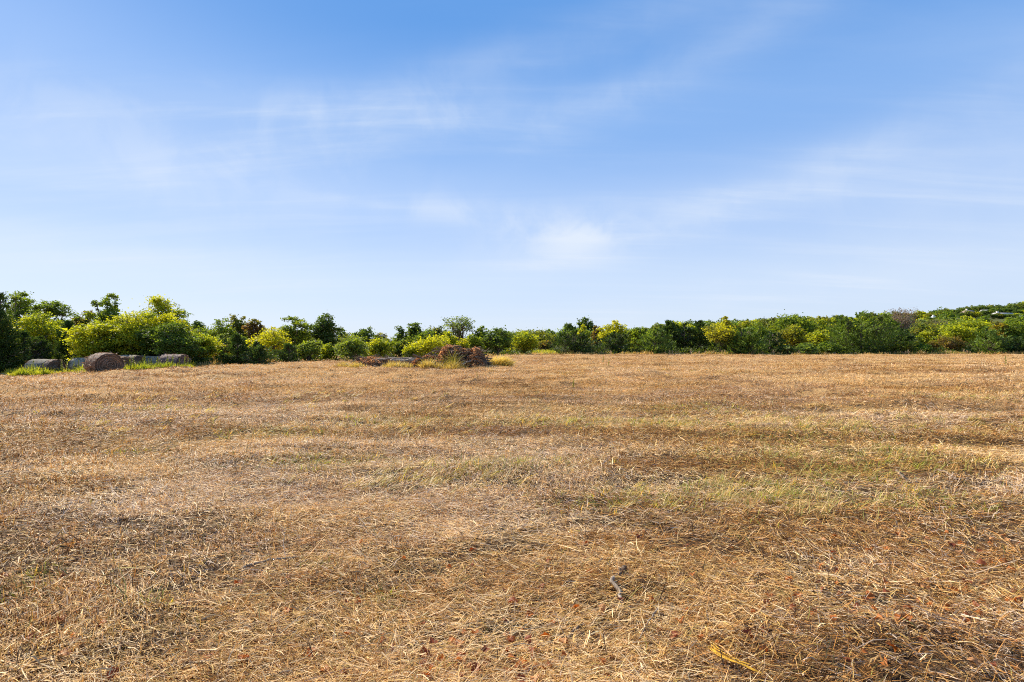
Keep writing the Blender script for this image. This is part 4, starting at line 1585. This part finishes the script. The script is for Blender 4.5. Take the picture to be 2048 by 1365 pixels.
# ------------------------------------------------------------------ brush pile
def heap(name, label, cols, Y, amp, seed, nb, nl, dy=1.6, leafcols=((0.52, 0.31, 0.155), (0.32, 0.185, 0.10), (0.64, 0.43, 0.24))):
    """cols: (photo column, photo row of the outline) along the heap"""
    rng = np.random.default_rng(seed)
    cols = np.array(cols, float)
    X = (cols[:, 0] - 1024) / F_PX * Y
    Hh = EYE + (HORIZON - cols[:, 1]) / F_PX * Y
    x0, x1 = X[0], X[-1]
    xm = (x0 + x1) / 2
    zb = float(h_base(xm, Y))
    root = empty(name, (xm, Y, zb))

    def top(x, y):
        hx = np.interp(x, X, Hh - zb)
        k = np.clip(1 - (np.abs(y) / dy) ** 2, 0, 1) ** 0.6
        return np.maximum(hx * k * (0.93 + 0.25 * vnoise(x * 1.7, y * 1.7, seed)), 0.02)
    br = Acc()
    for i in range(nb):
        x = rng.uniform(x0, x1)
        y = rng.normal(0, 0.45) * dy
        t = float(top(x, y))
        z = t * rng.random() ** 0.5 * 0.98
        L = rng.uniform(0.5, 2.2) * (0.5 + 0.5 * min(1, t))
        az = rng.normal(0, 0.7) + PI * (rng.random() < 0.5)
        pt = rng.normal(0.15, 0.3)
        d = np.array([math.cos(az) * math.cos(pt), math.sin(az) * math.cos(pt), math.sin(pt)])
        a = np.array([x - xm, y, z]) - d * L / 2
        b = a + d * L
        a[2] = max(a[2], 0.02)
        b[2] = min(max(b[2], 0.02), max(float(top(b[0] + xm, b[1])) + 0.12, 0.1))
        r0 = rng.gamma(2.0, 0.011) + 0.007
        v, f = limb(rng, a, b, r0, r0 * 0.4, 5, 0.05)
        br.add(v, f, np.array([0.2, 0.15, 0.1]))
    for i in range(nb // 7):
        x = rng.uniform(x0, x1)
        y = rng.normal(0, 0.35) * dy
        a = np.array([x - xm, y, float(top(x, y)) * 0.8])
        b = a + np.array([rng.normal(0, 0.35), rng.normal(0, 0.3), rng.uniform(0.2, 0.65)])
        v, f = limb(rng, a, b, 0.014, 0.005, 5, 0.06)
        br.add(v, f, np.array([0.2, 0.15, 0.1]))
    br.build('branches', M_DARKWOOD, root, True)
    lf = Acc()
    nl = int(nl * 1.7)
    x = rng.uniform(x0, x1, nl)
    y = rng.normal(0, 0.5, nl) * dy
    t = top(x, y)
    z = t * (1 - 0.55 * rng.random(nl) ** 1.6) + rng.normal(0, 0.04, nl)
    z = np.maximum(z, 0.03)
    clump = vnoise(x * 2.3, y * 2.3 + z * 2, seed + 3) > -0.16
    x, y, z = x[clump], y[clump], z[clump]
    n = len(x)
    v, f = leaves(rng, np.stack([x - xm, y, z], 1), 0.062, 0.5, 0.2)
    pal = np.array(leafcols)
    lf.add(v, f, pal[rng.integers(0, len(pal), n)] * rng.uniform(0.65, 1.35, n)[:, None])
    lf.build('dead_leaves', M_DEAD, root)
    tag(root, label, 'brush pile')
    return root


heap('brush_pile', 'tall heap of cut branches with curled brown leaves in the field', [(868, 724), (880, 706), (886, 693), (896, 688), (914, 692), (930, 698), (942, 700), (950, 694), (958, 697), (966, 708), (972, 722)], 40.5, 1, 61, 420, 16000)
heap('brush_pile', 'low heap of dark twigs at the thin end of the brush pile', [(700, 729), (714, 722), (724, 717), (742, 715), (762, 717), (778, 721), (788, 728)], 42.0, 1, 62, 300, 7500, 1.1)
heap('brush_pile', 'rust brown leafy cuttings between the grey log and the tall heap', [(822, 730), (832, 720), (848, 712), (860, 710), (874, 716), (884, 728)], 40.0, 1, 63, 160, 6000, 1.0, ((0.44, 0.22, 0.10), (0.34, 0.19, 0.10), (0.24, 0.14, 0.08)))
heap('brush_pile', 'thin tangle of grey brown twigs lying along the grey log', [(764, 727), (780, 719), (800, 717), (822, 719), (838, 726)], 42.6, 1, 64, 190, 2600, 0.8)


def log(name, pts, r0, r1, label, cat, mat, knots=0, seed=0, n=9, crook=0.35):
    """pts in world metres; a crooked tapered log or stick with its end faces"""
    rng = np.random.default_rng(700 + seed)
    pts = np.array(pts, float)
    k = 14
    s = np.linspace(0, len(pts) - 1, k)
    p = np.stack([np.interp(s, np.arange(len(pts)), pts[:, q]) for q in range(3)], 1)
    p[1:-1] += rng.normal(0, r0 * crook, (k - 2, 3))
    rad = np.linspace(r0, r1, k) * rng.uniform(0.9, 1.1, k)
    o = p[0].copy()
    a = Acc()
    pp = np.concatenate([[p[0]], p, [p[-1]]]) - o
    pp[0] += (p[0] - p[1]) * 0.002
    pp[-1] += (p[-1] - p[-2]) * 0.002
    rr = np.concatenate([[rad[0] * 0.05], rad, [rad[-1] * 0.05]])
    v, f = tube(pp, rr, n)
    a.add(v, f, (0.4, 0.35, 0.3))
    for q in range(knots):
        i = rng.integers(3, k - 2)
        d = unit(rng.normal(size=3) + np.array([0, 0, 0.5]))
        v, f = limb(rng, p[i] - o, p[i] - o + d * r0 * rng.uniform(2, 5), rad[i] * 0.5, rad[i] * 0.2, 4, 0.05)
        a.add(v, f, (0.4, 0.35, 0.3))
    ob = a.build(name, mat, None, True)
    ob.location = o
    tag(ob, label, cat)
    return ob


def wp(px, py, Y):
    return ((px - 1024) / F_PX * Y, Y, EYE + (HORIZON - py) / F_PX * Y)


log('log', [wp(736, 722, 41.6), wp(780, 718, 41.4), wp(845, 718.5, 41.0)], 0.07, 0.12, 'long grey log lying along the low middle of the brush pile', 'log', M_GREYWOOD, 5, 1)
log('log', [wp(782, 721.5, 40.6), wp(812, 721.5, 40.5), wp(850, 720, 40.4)], 0.10, 0.14, 'thicker shorter grey log in front of the long log', 'log', M_GREYWOOD, 2, 2)
log('branch', [wp(924, 729, 38.6), wp(936, 724, 39.0), wp(948, 721, 39.3)], 0.05, 0.075, 'pale bare branch leaning out at the foot of the tall heap', 'branch', M_GREYWOOD, 1, 3)
log('branch', [wp(909, 717, 39.2), wp(913, 708, 39.3), wp(922, 706, 39.4)], 0.035, 0.03, 'thin pale bent branch on the face of the tall heap', 'branch', M_GREYWOOD, 0, 4)


def grass_clump(px0, px1, py, Y, H, n, label, seed, col=(0.56, 0.42, 0.15), lean=0.0):
    rng = np.random.default_rng(seed)
    x0, x1 = (px0 - 1024) / F_PX * Y, (px1 - 1024) / F_PX * Y
    xm = (x0 + x1) / 2
    zb = float(h_base(xm, Y))
    xx = rng.normal(0, (x1 - x0) * 0.24, n).clip(x0 - xm, x1 - xm)
    tuft = rng.integers(0, 16, n)
    xx = xx * 0.35 + (rng.uniform(x0 - xm, x1 - xm, 16))[tuft] * 0.75
    yy = rng.normal(0, 0.35, n)
    hh = (0.55 + 0.45 * np.cos(np.clip(xx / (x1 - x0) * 2, -1, 1) * PI / 2)) * H
    acc = Acc()
    g = np.array([0.34, 0.36, 0.06])
    m = np.clip(rng.normal(0.12, 0.2, n), 0, 1)[:, None]
    c = (np.array(col) * (1 - m) + g * m) * rng.uniform(0.65, 1.3, n)[:, None]
    az = rng.uniform(-PI, PI, n)
    if lean:
        az = rng.normal(0, 0.8, n) if lean > 0 else PI + rng.normal(0, 0.8, n)
    z = h(xx + xm, yy + Y) - zb - 0.03
    acc.add(*blades(np.stack([xx, yy, z], 1), az, rng.uniform(0.6, 1.45, n), hh * rng.uniform(0.5, 1.25, n), rng.uniform(0.015, 0.035, n), rng.uniform(-0.9, -0.1, n), rng, c))
    o = acc.build('grass_clump', M_GRASS)
    o.location = (xm, Y, zb)
    tag(o, label, 'grass clump', 'uncut grass clumps round the brush pile')
    return o


grass_clump(668, 728, 735, 39.5, 0.55, 900, 'low yellowish grass clump at the thin end of the brush pile', 81)
grass_clump(748, 828, 734, 39.0, 0.60, 1300, 'golden grass clump in front of the grey logs', 82)
grass_clump(840, 886, 734, 38.6, 0.85, 900, 'golden grass clump in front of the rust brown cuttings', 83)
grass_clump(886, 930, 733, 38.2, 0.75, 850, 'golden grass clump at the foot of the tall heap', 84)
grass_clump(966, 1024, 726, 41.0, 0.95, 2200, 'pale golden grass clump leaning beyond the end of the tall heap', 85, (0.70, 0.55, 0.18), 1)
grass_clump(900, 912, 715, 39.0, 1.5, 160, 'thin green weedy grass growing up the face of the heap', 86, (0.26, 0.25, 0.06))

# ------------------------------------------------------------------ small things lying in the foreground
M_LEAF_A = mat_tint('fallen_leaf', 0.25, 0.6, 0.25, (1.4, 0.9, 0.5))


def fallen_leaf(seed, col):
    """a curled, lobed oak-like leaf, 7 cm long"""
    rng = np.random.default_rng(seed)
    k = 9
    t = np.linspace(0, 1, k)
    w = np.sin(np.pi * np.clip(t * 0.95 + 0.05, 0, 1)) ** 0.8 * 0.5 * (1 + 0.25 * np.cos(t * 17 + seed))
    L = 0.075
    mid = np.stack([(t - 0.5) * L, np.zeros(k), 0.012 * np.sin(t * PI * 1.3) + 0.01 * t], 1)
    cup = rng.uniform(0.2, 0.9)
    lft = mid + np.stack([np.full(k, 0.003), w * L * 0.75, w * L * cup], 1)
    rgt = mid + np.stack([np.full(k, 0.003), -w * L * 0.75, w * L * cup * rng.uniform(0.2, 1.0)], 1)
    v = np.concatenate([lft, mid, rgt])
    f = []
    for i in range(k - 1):
        f.append((i, k + i, k + i + 1, i + 1))
        f.append((k + i, 2 * k + i, 2 * k + i + 1, k + i + 1))
    a = Acc()
    a.add(v, f, np.array(col) * rng.uniform(0.8, 1.2, len(f))[:, None])
    st = np.stack([np.linspace(-L * 0.5, -L * 0.85, 4), np.zeros(4), np.linspace(0.0, 0.004, 4)], 1)
    vv, ff = tube(st, np.full(4, 0.0012), 4)
    a.add(vv, ff, (0.2, 0.1, 0.05))
    return a.build('fallen_leaf', M_LEAF_A, None, True)


def fallen_leaves():
    rng = np.random.default_rng(41)
    kinds = [('orange', (0.42, 0.135, 0.022)), ('dark rust', (0.24, 0.065, 0.022)), ('pale tan', (0.58, 0.29, 0.11))]
    protos = [[fallen_leaf(10 * i + j, c) for j in range(3)] for i, (_, c) in enumerate(kinds)]
    for i, (nm, _) in enumerate(kinds):
        for p in protos[i]:
            tag(p, 'curled %s leaf fallen on the cut straw' % nm, 'leaf', 'fallen %s leaves on the straw' % nm)
    spots = []
    for n, (a, b, c, d) in ((90, (1480, 2045, 1055, 1260)), (44, (830, 1260, 1270, 1362)), (34, (1000, 1500, 1060, 1300)), (18, (1400, 2045, 1240, 1362)), (20, (0, 700, 1130, 1362)), (12, (620, 1050, 1080, 1290))):
        for q in range(n):
            spots.append((rng.uniform(a, b), rng.uniform(c, d)))
    spots += [(868, 1310), (785, 1305), (1688, 1123), (578, 1232), (234, 1358), (118, 1255), (12, 1162), (880, 1318), (1178, 1152), (1085, 1180)]
    used = set()
    for k, (px, py) in enumerate(spots):
        x, Y = ground_hit(px, py)
        i = int(rng.choice(3, p=[0.45, 0.35, 0.2]))
        j = k % 3
        p = protos[i][j]
        o = p if (i, j) not in used else p.copy()
        if (i, j) in used:
            COL.objects.link(o)
        used.add((i, j))
        s = rng.uniform(0.4, 0.9)
        o.location = (x, Y, float(h(x, Y)) + rng.uniform(0.014, 0.034))
        o.rotation_euler = (rng.normal(0, 0.35), rng.normal(0, 0.35), rng.uniform(0, 6.28))
        o.scale = (s, s, s)


fallen_leaves()


def on_ground(px, py, up=0.02):
    x, Y = ground_hit(px, py)
    return (x, Y, float(h(x, Y)) + up)


log('stick', [on_ground(1227, 1167, 0.03), on_ground(1223, 1177, 0.05), on_ground(1230, 1185, 0.05), on_ground(1239, 1193, 0.045), on_ground(1238, 1200, 0.03), on_ground(1245, 1210, 0.015)], 0.014, 0.010, 'crooked weathered grey stick lying in the straw', 'stick', M_GREYWOOD, 2, 11)
log('stick', [on_ground(1236, 1162, 0.02), on_ground(1242, 1152, 0.03), on_ground(1250, 1142, 0.04)], 0.014, 0.017, 'short dark-ended stump of stick above the crooked grey stick', 'stick', M_DARKWOOD, 1, 12)
log('stick', [on_ground(488, 1142, 0.03), on_ground(545, 1133, 0.045), on_ground(600, 1122, 0.04)], 0.010, 0.006, 'long pale tan stick lying flat on the straw', 'stick', M_GREYWOOD, 0, 13)
log('stick', [on_ground(1792, 945, 0.03), on_ground(1803, 958, 0.05), on_ground(1814, 966, 0.02)], 0.016, 0.010, 'dark curved twig among the green grass', 'stick', M_DARKWOOD, 1, 14)
log('stick', [on_ground(1876, 944, 0.05), on_ground(1893, 955, 0.04), on_ground(1912, 966, 0.02)], 0.016, 0.008, 'dark straight twig leaning in the straw beyond the curved twig', 'stick', M_DARKWOOD, 0, 15)
log('stick', [on_ground(1315, 1228, 0.03), on_ground(1296, 1263, 0.05), on_ground(1272, 1292, 0.02)], 0.0055, 0.003, 'thin brown stem bent across the straw below the crooked stick', 'stick', M_GREYWOOD, 0, 16)
log('stick', [on_ground(1136, 1282, 0.02), on_ground(1152, 1268, 0.03), on_ground(1166, 1256, 0.02)], 0.010, 0.008, 'short black twig half buried in the straw', 'stick', M_DARKWOOD, 0, 17)
log('stick', [on_ground(93, 1100, 0.03), on_ground(112, 1088, 0.05), on_ground(126, 1078, 0.08)], 0.006, 0.004, 'thin dark forked twig on the greyish straw', 'stick', M_DARKWOOD, 2, 18)


def yellow_strip():
    """a frayed, twisted strip: a long curved ribbon with split ends"""
    rng = np.random.default_rng(3)
    a = Acc()
    pix = [(1417, 1318), (1428, 1330), (1440, 1337), (1454, 1345), (1470, 1352), (1484, 1355), (1500, 1362), (1522, 1372)]
    P = np.array([on_ground(*q, 0.06) for q in pix])
    s = np.linspace(0, len(P) - 1, 26)
    p = np.stack([np.interp(s, np.arange(len(P)), P[:, q]) for q in range(3)], 1)
    p[:, 2] = np.convolve(np.pad(p[:, 2], 3, 'edge'), np.ones(7) / 7, 'valid')
    for off, wid, up, end in ((0.0, 0.009, 0.0, 26), (0.007, 0.0045, 0.007, 22), (-0.009, 0.004, 0.004, 20), (0.015, 0.0035, 0.014, 9), (-0.015, 0.003, 0.002, 13), (0.003, 0.003, 0.014, 17)):
        q = p[:end] + np.array([off, off * 0.6, up])
        q = q + rng.normal(0, 0.0012, q.shape)
        t = unit(np.gradient(q, axis=0))
        sd_ = unit(np.cross(t, np.array([0, 0, 1.0])))
        k = len(q)
        w = wid * np.minimum(1, np.minimum(np.arange(k) + 0.6, k - np.arange(k)) / 4.0)
        fold = np.array([0, 0, 1.0]) * (w * 0.6)[:, None]
        lft, rgt = q + sd_ * w[:, None] - fold * 0.5, q - sd_ * w[:, None] - fold * 0.5
        v = np.concatenate([lft, q + fold * 0.5, rgt])
        f = []
        for i in range(k - 1):
            f += [(i, k + i, k + i + 1, i + 1), (k + i, 2 * k + i, 2 * k + i + 1, k + i + 1)]
        a.add(v - P[0], f, np.array([0.70, 0.40, 0.045]) * np.repeat(rng.uniform(0.55, 1.25, k - 1), 2)[:, None])
    o = a.build('frayed_strip', M_STRAW, None, True)
    o.location = P[0]
    tag(o, 'frayed bright yellow strip lying on the straw at the lower frame edge', 'strip')


yellow_strip()


def stubs():
    """cut weed stems still standing"""
    rng = np.random.default_rng(43)
    protos = []
    for i in range(3):
        a = Acc()
        k = 5
        p = np.stack([np.linspace(0, rng.normal(0, 0.02), k), np.linspace(0, rng.normal(0, 0.02), k), np.linspace(-0.02, 0.14, k)], 1)
        a.add(*tube(p, np.linspace(0.0042, 0.003, k), 5), (0.14, 0.10, 0.065))
        if i:
            a.add(*tube(np.stack([p[3], p[3] + np.array([0.02, 0.01, 0.03])]), np.array([0.002, 0.0012]), 4), (0.14, 0.10, 0.065))
        o = a.build('weed_stub', M_STRAW)
        protos.append(o)
    spots = [(266, 1180), (279, 1185), (284, 1188), (195, 1118), (192, 1112), (174, 1115), (140, 1112), (36, 1340), (34, 1345), (113, 1320), (228, 1185), (575, 1165), (371, 1180), (308, 1190), (505, 1260), (1508, 1180), (1520, 1175), (1622, 1290),
             (1530, 1130), (1448, 1345), (240, 1165), (1170, 1080), (760, 1180), (700, 1190), (830, 1170), (900, 1120), (1350, 1120), (1620, 1230), (1980, 1060), (1905, 1065), (430, 1100), (560, 1090)]
    spots += [(rng.uniform(0, 2048), rng.uniform(1000, 1340)) for q in range(10)]
    for k, (px, py) in enumerate(spots):
        x, Y = ground_hit(px, py)
        p = protos[k % 3]
        o = p if k < 3 else p.copy()
        if k >= 3:
            COL.objects.link(o)
        o.location = (x, Y, float(h(x, Y)))
        o.rotation_euler = (rng.normal(0, 0.15), rng.normal(0, 0.15), rng.uniform(0, 6.28))
        s = rng.uniform(0.45, 0.95)
        o.scale = (0.7, 0.7, s)
        tag(o, 'thin dark cut weed stem standing up from the straw', 'weed stub', 'cut weed stems standing in the straw')


stubs()
